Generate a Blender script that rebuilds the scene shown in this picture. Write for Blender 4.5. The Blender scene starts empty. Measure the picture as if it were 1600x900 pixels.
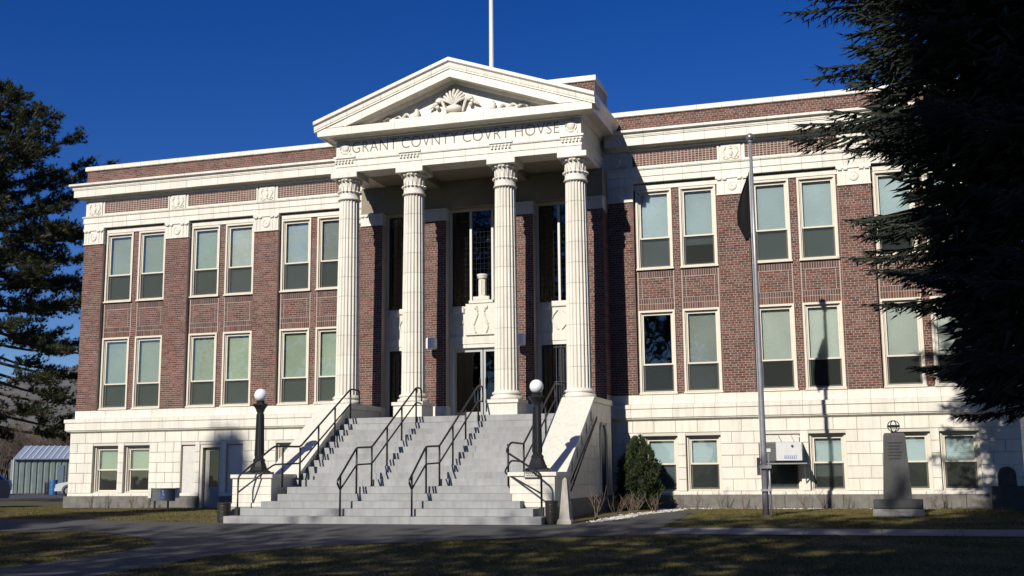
import bpy, math, random
import numpy as np
from mathutils import Vector, Matrix

random.seed(7)
RNG = np.random.default_rng(11)
SC = bpy.context.scene
COL = SC.collection
R = math.radians

# ------------------------------------------------------------------ camera
CAM = (11.624, -34.222, 0.93)
YAW, PITCH, ROLL, FPX = 0.305, 0.1577, -0.009, 1797.7
_cy, _sy, _cp, _sp = math.cos(YAW), math.sin(YAW), math.cos(PITCH), math.sin(PITCH)
_fw = Vector((-_sy * _cp, _cy * _cp, _sp))
_rt = Vector((_cy, _sy, 0))
_up = _rt.cross(_fw)
_r2 = _rt * math.cos(ROLL) + _up * math.sin(ROLL)
_u2 = -_rt * math.sin(ROLL) + _up * math.cos(ROLL)
cam_d = bpy.data.cameras.new('camera')
cam = bpy.data.objects.new('camera', cam_d)
COL.objects.link(cam)
m = Matrix((_r2, _u2, -_fw)).transposed().to_4x4()
m.translation = Vector(CAM)
cam.matrix_world = m
cam_d.sensor_width = 36.0
cam_d.lens = FPX * 36.0 / 1600.0
cam_d.clip_start = 0.1
cam_d.clip_end = 5000
SC.camera = cam

# ------------------------------------------------------------------ light
SUN_EL = 31.5
SUN_KX = 0.24                      # sideways drift of a shadow per metre of depth
_h = Vector((SUN_KX, 1.0, 0)).normalized()
sun_dir = Vector((_h.x * math.cos(R(SUN_EL)), _h.y * math.cos(R(SUN_EL)), -math.sin(R(SUN_EL))))
ld = bpy.data.lights.new('sun', 'SUN')
ld.energy = 5.0
ld.angle = R(0.53)
ld.color = (1.0, 0.95, 0.86)
sun = bpy.data.objects.new('sun', ld)
COL.objects.link(sun)
sun.rotation_euler = sun_dir.to_track_quat('-Z', 'Y').to_euler()
sun.location = (-10, -60, 40)

W = bpy.data.worlds.new('World')
SC.world = W
W.use_nodes = True
wn = W.node_tree.nodes
wl = W.node_tree.links
sky = wn.new('ShaderNodeTexSky')
sky.sky_type = 'NISHITA'
sky.sun_disc = False
sky.sun_elevation = R(SUN_EL)
# direction towards the sun, as a compass rotation (0 = +Y, clockwise)
to_sun = -sun_dir
sky.sun_rotation = math.atan2(to_sun.x, to_sun.y)
sky.altitude = 1500
sky.air_density = 1.0
sky.dust_density = 0.0
sky.ozone_density = 4.0
hs = wn.new('ShaderNodeHueSaturation')
hs.inputs['Saturation'].default_value = 1.33
hs.inputs['Hue'].default_value = 0.522
wl.new(sky.outputs[0], hs.inputs['Color'])
bg = wn['Background']
wl.new(hs.outputs[0], bg.inputs['Color'])
bg.inputs['Strength'].default_value = 0.082

SC.view_settings.view_transform = 'Standard'
SC.view_settings.look = 'None'
SC.view_settings.exposure = 0.0
SC.view_settings.gamma = 1.0
SC.view_settings.use_curve_mapping = False
SC.cycles.max_bounces = 6
SC.cycles.diffuse_bounces = 1
SC.cycles.transparent_max_bounces = 12

# ------------------------------------------------------------------ materials
MATS = {}


def mat(name, col, rough=0.7, var=0.0, scale=8.0, bump=0.0, bscale=60.0, metal=0.0, isl=0.0, col2=None, objvar=0.0, streak=0.0):
    """procedural principled material; var = noise mix, isl = per-island tone, objvar = per-object tone"""
    if name in MATS:
        return MATS[name]
    M = bpy.data.materials.new(name)
    M.use_nodes = True
    n, l = M.node_tree.nodes, M.node_tree.links
    b = n['Principled BSDF']
    b.inputs['Roughness'].default_value = rough
    b.inputs['Metallic'].default_value = metal
    tc = n.new('ShaderNodeNewGeometry')
    c1 = n.new('ShaderNodeRGB'); c1.outputs[0].default_value = (*col, 1)
    cur = c1.outputs[0]
    if var > 0 or col2:
        nz = n.new('ShaderNodeTexNoise'); nz.inputs['Scale'].default_value = scale
        nz.inputs['Detail'].default_value = 6; nz.inputs['Roughness'].default_value = 0.65
        l.new(tc.outputs['Position'], nz.inputs['Vector'])
        mx = n.new('ShaderNodeMix'); mx.data_type = 'RGBA'
        l.new(cur, mx.inputs['A'])
        c2 = col2 or tuple(c * (1 - var) for c in col)
        mx.inputs['B'].default_value = (*c2, 1)
        rp = n.new('ShaderNodeValToRGB'); rp.color_ramp.elements[0].position = 0.36; rp.color_ramp.elements[1].position = 0.68
        l.new(nz.outputs['Fac'], rp.inputs['Fac'])
        l.new(rp.outputs['Color'], mx.inputs['Factor'])
        cur = mx.outputs['Result']
    if streak > 0:
        mp = n.new('ShaderNodeMapping'); mp.inputs['Scale'].default_value = (7, 7, 0.6)
        l.new(tc.outputs['Position'], mp.inputs['Vector'])
        nz = n.new('ShaderNodeTexNoise'); nz.inputs['Scale'].default_value = 1.3; nz.inputs['Detail'].default_value = 5
        l.new(mp.outputs[0], nz.inputs['Vector'])
        rp = n.new('ShaderNodeMapRange'); rp.inputs['From Min'].default_value = 0.45; rp.inputs['From Max'].default_value = 0.75
        rp.inputs['To Min'].default_value = 1.0; rp.inputs['To Max'].default_value = 1 - streak
        l.new(nz.outputs['Fac'], rp.inputs['Value'])
        hv = n.new('ShaderNodeHueSaturation'); l.new(cur, hv.inputs['Color']); l.new(rp.outputs[0], hv.inputs['Value'])
        cur = hv.outputs[0]
    if isl > 0 or objvar > 0:
        oi = n.new('ShaderNodeObjectInfo')
        ad = n.new('ShaderNodeMath'); ad.operation = 'ADD'
        if isl > 0:
            l.new(tc.outputs['Random Per Island'], ad.inputs[0])
        else:
            ad.inputs[0].default_value = 0.0
        l.new(oi.outputs['Random'], ad.inputs[1])
        fr = n.new('ShaderNodeMath'); fr.operation = 'FRACT'; l.new(ad.outputs[0], fr.inputs[0])
        a = isl or objvar
        mr = n.new('ShaderNodeMapRange'); mr.inputs['To Min'].default_value = 1 - a; mr.inputs['To Max'].default_value = 1 + a * 0.7
        l.new(fr.outputs[0], mr.inputs['Value'])
        hv = n.new('ShaderNodeHueSaturation'); l.new(cur, hv.inputs['Color']); l.new(mr.outputs[0], hv.inputs['Value'])
        if isl > 0:
            m2 = n.new('ShaderNodeMath'); m2.operation = 'MULTIPLY'; m2.inputs[1].default_value = 7.31; l.new(fr.outputs[0], m2.inputs[0])
            f2 = n.new('ShaderNodeMath'); f2.operation = 'FRACT'; l.new(m2.outputs[0], f2.inputs[0])
            mr2 = n.new('ShaderNodeMapRange'); mr2.inputs['To Min'].default_value = 0.75; mr2.inputs['To Max'].default_value = 1.2
            l.new(f2.outputs[0], mr2.inputs['Value']); l.new(mr2.outputs[0], hv.inputs['Saturation'])
        cur = hv.outputs[0]
    l.new(cur, b.inputs['Base Color'])
    if bump > 0:
        nb = n.new('ShaderNodeTexNoise'); nb.inputs['Scale'].default_value = bscale; nb.inputs['Detail'].default_value = 4
        l.new(tc.outputs['Position'], nb.inputs['Vector'])
        bp = n.new('ShaderNodeBump'); bp.inputs['Strength'].default_value = bump; bp.inputs['Distance'].default_value = 0.02
        l.new(nb.outputs['Fac'], bp.inputs['Height']); l.new(bp.outputs[0], b.inputs['Normal'])
    MATS[name] = M
    return M


CREAM = mat('glazed_cream_terracotta', (0.79, 0.745, 0.64), 0.42, var=0.07, scale=2.5, bump=0.04, bscale=25, objvar=0.05, streak=0.17)
CREAMR = mat('carved_cream_terracotta', (0.76, 0.715, 0.61), 0.55, var=0.14, scale=9, bump=0.1, bscale=40)
PAINT = mat('cream_window_paint', (0.72, 0.66, 0.54), 0.5, var=0.08, scale=5)
MORTAR = mat('pale_mortar', (0.50, 0.405, 0.34), 0.95, var=0.2, scale=12, bump=0.2)
BRICK = mat('mixed_brown_brick', (0.165, 0.072, 0.055), 0.85, var=0.3, scale=1.2, bump=0.25, bscale=90, isl=0.42)
BRICKR = mat('red_brick', (0.165, 0.068, 0.054), 0.85, var=0.25, scale=3, bump=0.25, bscale=90, isl=0.45)
BRICKG = mat('purple_grey_brick', (0.125, 0.070, 0.062), 0.85, var=0.25, scale=3, bump=0.25, bscale=90, isl=0.35)
GRANITE = mat('grey_granite', (0.20, 0.185, 0.165), 0.8, var=0.35, scale=5, bump=0.2, bscale=70, streak=0.25)
CONC = mat('stair_concrete', (0.36, 0.36, 0.355), 0.85, var=0.22, scale=1.6, bump=0.15, bscale=80, objvar=0.07, streak=0.18)
CONCW = mat('walk_concrete', (0.26, 0.25, 0.24), 0.9, var=0.25, scale=1.5, bump=0.2)
ASPH = mat('asphalt', (0.075, 0.073, 0.072), 0.9, var=0.3, scale=1.0, bump=0.35, bscale=120)
BLACK = mat('black_iron', (0.012, 0.012, 0.013), 0.45, bump=0.05)
RAILM = mat('black_rail_paint', (0.010, 0.010, 0.012), 0.5)
GLOBE = mat('white_opal_glass', (0.86, 0.86, 0.88), 0.25)
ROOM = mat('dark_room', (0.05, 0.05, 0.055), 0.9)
DARKD = mat('dark_bronze_door', (0.02, 0.02, 0.022), 0.35, metal=0.3)
STEEL = mat('grey_pole_paint', (0.33, 0.33, 0.36), 0.4, metal=0.4, var=0.2, scale=6)
ALU = mat('white_pole_paint', (0.72, 0.72, 0.73), 0.4)
ROOF = mat('roof_membrane', (0.22, 0.21, 0.20), 0.9, var=0.2)
LETTER = mat('incised_letter_shade', (0.19, 0.165, 0.13), 0.9)
PLAIN_BRICK = mat('plain_brick_wall', (0.16, 0.08, 0.06), 0.9, var=0.3, scale=20)


def glass(name, tint, rough=0.02):
    M = bpy.data.materials.new(name); M.use_nodes = True
    n, l = M.node_tree.nodes, M.node_tree.links
    n.remove(n['Principled BSDF'])
    tr = n.new('ShaderNodeBsdfTransparent'); tr.inputs['Color'].default_value = (*tint, 1)
    gl = n.new('ShaderNodeBsdfGlossy'); gl.inputs['Roughness'].default_value = rough
    fr = n.new('ShaderNodeFresnel'); fr.inputs['IOR'].default_value = 1.5
    g = n.new('ShaderNodeNewGeometry')
    nz = n.new('ShaderNodeTexNoise'); nz.inputs['Scale'].default_value = 2.2; nz.inputs['Detail'].default_value = 1
    l.new(g.outputs['Position'], nz.inputs['Vector'])
    bp = n.new('ShaderNodeBump'); bp.inputs['Strength'].default_value = 0.12; bp.inputs['Distance'].default_value = 0.02
    l.new(nz.outputs['Fac'], bp.inputs['Height']); l.new(bp.outputs[0], gl.inputs['Normal'])
    ad = n.new('ShaderNodeMath'); ad.operation = 'MULTIPLY_ADD'; ad.inputs[1].default_value = 1.6; ad.inputs[2].default_value = 0.02
    l.new(fr.outputs[0], ad.inputs[0])
    mx = n.new('ShaderNodeMixShader')
    l.new(ad.outputs[0], mx.inputs[0]); l.new(tr.outputs[0], mx.inputs[1]); l.new(gl.outputs[0], mx.inputs[2])
    l.new(mx.outputs[0], n['Material Output'].inputs['Surface'])
    return M


GLASS = glass('window_glass', (0.90, 0.92, 0.905))
GLASSD = glass('smoked_window_glass', (0.25, 0.28, 0.30))
def screen_mat():
    M = bpy.data.materials.new('insect_screen'); M.use_nodes = True
    n, l = M.node_tree.nodes, M.node_tree.links
    b = n['Principled BSDF']; b.inputs['Base Color'].default_value = (.035, .042, .038, 1); b.inputs['Roughness'].default_value = .9
    tr = n.new('ShaderNodeBsdfTransparent'); mx = n.new('ShaderNodeMixShader'); mx.inputs[0].default_value = .38
    l.new(tr.outputs[0], mx.inputs[1]); l.new(b.outputs[0], mx.inputs[2]); l.new(mx.outputs[0], n['Material Output'].inputs['Surface'])
    return M


SCREEN = screen_mat()


def foliage(name, col, col2, rough=0.6, trans=0.25):
    M = bpy.data.materials.new(name); M.use_nodes = True
    n, l = M.node_tree.nodes, M.node_tree.links
    b = n['Principled BSDF']; b.inputs['Roughness'].default_value = rough
    g = n.new('ShaderNodeNewGeometry')
    nz = n.new('ShaderNodeTexNoise'); nz.inputs['Scale'].default_value = 0.9; nz.inputs['Detail'].default_value = 4
    l.new(g.outputs['Position'], nz.inputs['Vector'])
    ad = n.new('ShaderNodeMath'); ad.operation = 'MULTIPLY_ADD'; ad.inputs[1].default_value = 0.5
    l.new(g.outputs['Random Per Island'], ad.inputs[0]); l.new(nz.outputs['Fac'], ad.inputs[2])
    rp = n.new('ShaderNodeValToRGB')
    rp.color_ramp.elements[0].position = 0.45; rp.color_ramp.elements[0].color = (*col, 1)
    rp.color_ramp.elements[1].position = 1.0; rp.color_ramp.elements[1].color = (*col2, 1)
    l.new(ad.outputs[0], rp.inputs['Fac']); l.new(rp.outputs[0], b.inputs['Base Color'])
    if trans:
        t = n.new('ShaderNodeBsdfTranslucent'); l.new(rp.outputs[0], t.inputs['Color'])
        mx = n.new('ShaderNodeMixShader'); mx.inputs[0].default_value = trans
        l.new(b.outputs[0], mx.inputs[1]); l.new(t.outputs[0], mx.inputs[2])
        l.new(mx.outputs[0], n['Material Output'].inputs['Surface'])
    return M


SPRUCE = foliage('spruce_needles', (0.010, 0.017, 0.011), (0.030, 0.046, 0.027), 0.85, 0.0)
PINE = foliage('pine_needles', (0.016, 0.024, 0.009), (0.070, 0.080, 0.026))
CEDAR = foliage('arborvitae_leaf', (0.020, 0.034, 0.014), (0.060, 0.085, 0.030))
GRASS = foliage('winter_grass', (0.075, 0.070, 0.012), (0.190, 0.150, 0.045), 0.8, 0.2)
BARK = mat('brown_bark', (0.085, 0.062, 0.045), 0.95, var=0.4, scale=6, bump=0.6, bscale=30)
TWIG = mat('grey_brown_twig', (0.115, 0.085, 0.066), 0.95, var=0.3, scale=4)
CANE = mat('tan_rose_cane', (0.19, 0.135, 0.10), 0.8, var=0.3, scale=20)


# ------------------------------------------------------------------ helpers
class MB:
    def __init__(s):
        s.v = []; s.f = []

    def add(s, vs, fs):
        o = len(s.v); s.v += [tuple(p) for p in vs]; s.f += [tuple(i + o for i in f) for f in fs]
        return s

    def box(s, x0, x1, y0, y1, z0, z1):
        if x0 > x1: x0, x1 = x1, x0
        if y0 > y1: y0, y1 = y1, y0
        return s.add([(x0, y0, z0), (x1, y0, z0), (x1, y1, z0), (x0, y1, z0), (x0, y0, z1), (x1, y0, z1), (x1, y1, z1), (x0, y1, z1)],
                     [(0, 3, 2, 1), (4, 5, 6, 7), (0, 1, 5, 4), (1, 2, 6, 5), (2, 3, 7, 6), (3, 0, 4, 7)])

    def cham(s, x0, x1, yb, yf, z0, z1, c):
        """block with chamfered front edges; front towards -y at yf"""
        yc = yf + c
        return s.add([(x0, yb, z0), (x1, yb, z0), (x1, yb, z1), (x0, yb, z1),
                      (x0, yc, z0), (x1, yc, z0), (x1, yc, z1), (x0, yc, z1),
                      (x0 + c, yf, z0 + c), (x1 - c, yf, z0 + c), (x1 - c, yf, z1 - c), (x0 + c, yf, z1 - c)],
                     [(0, 1, 5, 4), (1, 2, 6, 5), (2, 3, 7, 6), (3, 0, 4, 7), (4, 5, 9, 8), (5, 6, 10, 9), (6, 7, 11, 10), (7, 4, 8, 11), (8, 9, 10, 11)])

    def prism(s, A, B):
        n = len(A)
        s.add(list(A) + list(B), [tuple(range(n))[::-1], tuple(range(n, 2 * n))] + [(i, (i + 1) % n, n + (i + 1) % n, n + i) for i in range(n)])
        return s

    def lathe(s, prof, n=24, c=(0, 0, 0), cap=True):
        vs = []; fs = []
        for r, z in prof:
            for k in range(n):
                a = 2 * math.pi * k / n
                vs.append((c[0] + r * math.cos(a), c[1] + r * math.sin(a), c[2] + z))
        m_ = len(prof)
        for j in range(m_ - 1):
            for k in range(n):
                fs.append((j * n + k, j * n + (k + 1) % n, (j + 1) * n + (k + 1) % n, (j + 1) * n + k))
        if cap:
            fs.append(tuple(range(n))[::-1]); fs.append(tuple(range((m_ - 1) * n, m_ * n)))
        return s.add(vs, fs)

    def tube(s, pts, r, n=8, r1=None):
        pts = [Vector(p) for p in pts]; m_ = len(pts); vs = []; fs = []
        r1 = r if r1 is None else r1
        up = Vector((0, 0, 1))
        for i, p in enumerate(pts):
            t = (pts[min(i + 1, m_ - 1)] - pts[max(i - 1, 0)]).normalized()
            a = t.cross(up)
            if a.length < 1e-3: a = t.cross(Vector((1, 0, 0)))
            a.normalize(); b = a.cross(t)
            rr = r + (r1 - r) * i / max(1, m_ - 1)
            for k in range(n):
                g = 2 * math.pi * k / n
                vs.append(p + a * (rr * math.cos(g)) + b * (rr * math.sin(g)))
        for j in range(m_ - 1):
            for k in range(n):
                fs.append((j * n + k, j * n + (k + 1) % n, (j + 1) * n + (k + 1) % n, (j + 1) * n + k))
        fs.append(tuple(range(n))[::-1]); fs.append(tuple(range((m_ - 1) * n, m_ * n)))
        return s.add(vs, fs)

    def blob(s, c, r, n=10, rings=6, sc=(1, 1, 1)):
        pr = [(max(1e-3, r * math.sin(math.pi * j / rings)), -r * math.cos(math.pi * j / rings)) for j in range(rings + 1)]
        o = len(s.v); s.lathe(pr, n, (0, 0, 0), False)
        for i in range(o, len(s.v)):
            x, y, z = s.v[i]; s.v[i] = (x * sc[0] + c[0], y * sc[1] + c[1], z * sc[2] + c[2])
        return s

    def mesh(s, name, ma, smooth=False):
        me = bpy.data.meshes.new(name)
        me.from_pydata(s.v, [], s.f); me.materials.append(ma)
        if smooth:
            me.polygons.foreach_set('use_smooth', [True] * len(me.polygons))
        me.update()
        return me

    def build(s, name, ma, parent=None, smooth=False, fix=False):
        me = s.mesh(name, ma, smooth)
        if fix:
            import bmesh
            bm = bmesh.new(); bm.from_mesh(me); bmesh.ops.recalc_face_normals(bm, faces=bm.faces); bm.to_mesh(me); bm.free()
        return put(name, me, parent)


def put(name, me, parent=None, loc=None, rot=None, scale=None):
    o = bpy.data.objects.new(name, me); COL.objects.link(o)
    if parent: o.parent = parent
    if loc: o.location = loc
    if rot: o.rotation_euler = rot
    if scale: o.scale = scale
    return o


def smooth_angle(o, deg=35):
    me = o.data
    me.polygons.foreach_set('use_smooth', [True] * len(me.polygons))
    try:
        me.set_sharp_from_angle(angle=R(deg))
    except Exception:
        pass
    return o


def thing(name, label, cat, loc=(0, 0, 0), rz=0.0, group=None):
    o = bpy.data.objects.new(name, None); COL.objects.link(o)
    o.location = loc; o.rotation_euler = (0, 0, rz); o.empty_display_size = 0.3
    return tag(o, label, cat, group)


def tag(o, label, cat, group=None):
    o['label'] = label; o['category'] = cat
    if group: o['group'] = group
    return o


def kind(o, k, label=None):
    o['kind'] = k
    if label: o['label'] = label
    return o


def tri_mesh(name, V, ma):
    """V: (n,3,3) triangles"""
    n = len(V)
    me = bpy.data.meshes.new(name)
    me.vertices.add(n * 3); me.vertices.foreach_set('co', V.astype(np.float32).ravel())
    me.loops.add(n * 3); me.loops.foreach_set('vertex_index', np.arange(n * 3, dtype=np.int32))
    me.polygons.add(n); me.polygons.foreach_set('loop_start', np.arange(n, dtype=np.int32) * 3)
    try:
        me.polygons.foreach_set('loop_total', np.full(n, 3, np.int32))
    except Exception:
        pass
    me.materials.append(ma); me.update(calc_edges=True)
    return me


def tris(P, D, length, width, spread, k, rng):
    """k needle triangles at each point P pointing about D"""
    n = len(P)
    P = np.repeat(P, k, 0); D = np.repeat(D, k, 0)
    d = D + rng.normal(0, spread, D.shape); d /= np.linalg.norm(d, axis=1, keepdims=True) + 1e-9
    s_ = np.cross(d, rng.normal(0, 1, D.shape)); s_ /= np.linalg.norm(s_, axis=1, keepdims=True) + 1e-9
    L = length * rng.uniform(0.6, 1.25, (n * k, 1)); w = width * rng.uniform(0.7, 1.3, (n * k, 1))
    return np.stack([P - s_ * w, P + s_ * w, P + d * L], 1)


def spikes(P, D, length, radius, rng):
    """three-sided tapering needle-clad shoots from P along D"""
    n = len(P)
    D = D / (np.linalg.norm(D, axis=1, keepdims=True) + 1e-9)
    a = np.cross(D, rng.normal(0, 1, D.shape)); a /= np.linalg.norm(a, axis=1, keepdims=True) + 1e-9
    b = np.cross(D, a)
    L = np.asarray(length).reshape(-1, 1) * np.ones((n, 1)); r_ = np.asarray(radius).reshape(-1, 1) * np.ones((n, 1))
    q = [P + (a * math.cos(k_ * 2.0944) + b * math.sin(k_ * 2.0944)) * r_ for k_ in range(3)]
    # widest a little way along the shoot, pointed at the end
    q = [x + D * L * .12 for x in q]
    tip = P + D * L
    return np.concatenate([np.stack([q[0], q[1], tip], 1), np.stack([q[1], q[2], tip], 1), np.stack([q[2], q[0], tip], 1)])


# terrain height depends on the depth only
TY = [-400, -34, -17.4, -10, -8.4, -4.8, -1, 12, 30, 60, 2000]
TZ = [-.75, -.70, -.62, -.42, -.31, -.2, -.19, -.25, -.38, -.4, -.4]


def terr(y):
    return float(np.interp(y, TY, TZ))


# ------------------------------------------------------------------ ground
def sheet(name, poly, lift, ma, xstep=None):
    import bmesh
    bm = bmesh.new()
    vs = [bm.verts.new((x, y, 0)) for x, y in poly]
    bm.faces.new(vs)
    ys = [p[1] for p in poly]
    for t in TY:
        if min(ys) < t < max(ys):
            g = bm.verts[:] + bm.edges[:] + bm.faces[:]
            bmesh.ops.bisect_plane(bm, geom=g, plane_co=(0, t, 0), plane_no=(0, 1, 0))
    bmesh.ops.triangulate(bm, faces=bm.faces[:])
    for v in bm.verts: v.co.z = terr(v.co.y) + lift
    bmesh.ops.recalc_face_normals(bm, faces=bm.faces[:])
    me = bpy.data.meshes.new(name); bm.to_mesh(me); bm.free()
    if me.polygons and me.polygons[0].normal.z < 0:
        me.flip_normals()
    me.materials.append(ma)
    return put(name, me)


SOIL = mat('lawn_soil', (0.060, 0.050, 0.012), 0.95, var=0.4, scale=0.7, bump=0.5, bscale=25, col2=(0.110, 0.085, 0.026))
kind(sheet('lawn_ground', [(-1500, -300), (1500, -300), (1500, 1500), (-1500, 1500)], 0.0, SOIL), 'structure')
ASPH_POLY = [(-60, -7.5), (-11.8, -7.43), (-9.8, -7.35), (-7.3, -7.88), (-4.5, -8.30), (4.6, -8.30), (4.9, -8.0), (5.25, -7.1), (6.0, -5.6), (6.35, -3.0), (6.8, -3.2), (7.0, -5.5), (7.0, -8.8), (7.28, -9.93),
             (5.5, -10.54), (4.3, -11.1), (3.2, -11.9), (1.5, -12.9), (0.24, -14.4), (-.1, -15.4), (-.14, -17), (-.1, -18.7), (1, -60), (-2.0, -60), (-2.6, -18), (-2.5, -16.4),
             (-2.4, -15.1), (-2.65, -13.4), (-3.7, -12.1), (-5.9, -10.6), (-7.3, -10.36), (-8.9, -10.7), (-60, -10.9)]
kind(sheet('asphalt_path', ASPH_POLY, 0.012, ASPH), 'structure')
kind(sheet('parking_road', [(-200, 12), (-17.5, 12), (-17.5, 75), (-200, 75)], 0.012, ASPH), 'structure')
# the concrete walk: separate slabs with open joints
xw = 7.03
k = 0
walk_root = None
while xw < 34:
    L_ = 1.52
    o = sheet('walk_slab' if walk_root else 'concrete_walk', [(xw, -9.9), (xw + L_ - .015, -9.9), (xw + L_ - .015, -8.82), (xw, -8.82)], 0.02, CONCW)
    if walk_root is None:
        walk_root = kind(o, 'structure')
    else:
        o.parent = walk_root
    xw += L_

# ------------------------------------------------------------------ courthouse
CH = thing('courthouse', 'red brick county courthouse with cream terracotta columned portico and pediment', 'courthouse')


def P(mb, name, ma, parent=None, **kw):
    return mb.build(name, ma, parent or CH, **kw)


W_, G_ = 1.1108, 0.2328
HB = G_ / 2 + W_
BAYS = [6.1027, 9.6027, 13.1027]
XC = 15.2
Z2T, Z2B, Z1T, Z1B = 9.44, 6.938, 5.69, 3.155
BT, BB, WB, GB = 1.913, 0.27, 1.0216, 0.2371
HBB = GB / 2 + WB
STRIP = 0.06


def strips(x0, x1, z0, z1, ops):
    """rectangles covering x0..x1 x z0..z1 minus openings"""
    xs = sorted({x0, x1, *[min(max(o[0], x0), x1) for o in ops], *[min(max(o[1], x0), x1) for o in ops]})
    out = []
    for a, b in zip(xs, xs[1:]):
        if b - a < 1e-6: continue
        mid = (a + b) / 2
        cuts = sorted((o[2], o[3]) for o in ops if o[0] < mid < o[1])
        z = z0
        for c, d in cuts:
            if c > z: out.append((a, b, z, c))
            z = max(z, d)
        if z < z1: out.append((a, b, z, z1))
    return out


# ---- brick laying ---------------------------------------------------
brick_bins = {'mixed': [], 'red': [], 'grey': []}   # (x0,x1,z0,z1,yface)
BJ = 0.0135


def lay(x0, x1, z0, z1, y, typ='mixed', L=0.215, h=0.0695, bond=0.5, BJ=BJ):
    n = max(1, round((z1 - z0) / h)); hh = (z1 - z0) / n
    for j in range(n):
        off = 0 if j % 2 == 0 else L * bond
        if bond and j % 6 == 5:
            Lr = L / 2; off = L * .25
        else:
            Lr = L
        xs = [x0]; x = x0 + (Lr - off if off else Lr)
        while x < x1 - 0.045:
            xs.append(x); x += Lr
        xs.append(x1)
        for a, b in zip(xs, xs[1:]):
            if b - a < 0.03: continue
            tq = random.choice(['red', 'red', 'mixed', 'grey']) if typ == 'red' else typ
            brick_bins[tq].append((a + BJ / 2, b - BJ / 2, z0 + j * hh + BJ / 2, z0 + (j + 1) * hh - BJ / 2, y))


def soldiers(x0, x1, z0, z1, y, typ='grey', w=0.072):
    n = max(1, round((x1 - x0) / w)); ww = (x1 - x0) / n
    for i in range(n):
        brick_bins[typ].append((x0 + i * ww + BJ / 2, x0 + (i + 1) * ww - BJ / 2, z0 + BJ / 2, z1 - BJ / 2, y))


PY = -0.15     # pilaster face
core = MB()    # mortar-coloured backing
YC = 0.008     # brick faces stand this much proud of the mortar


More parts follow.
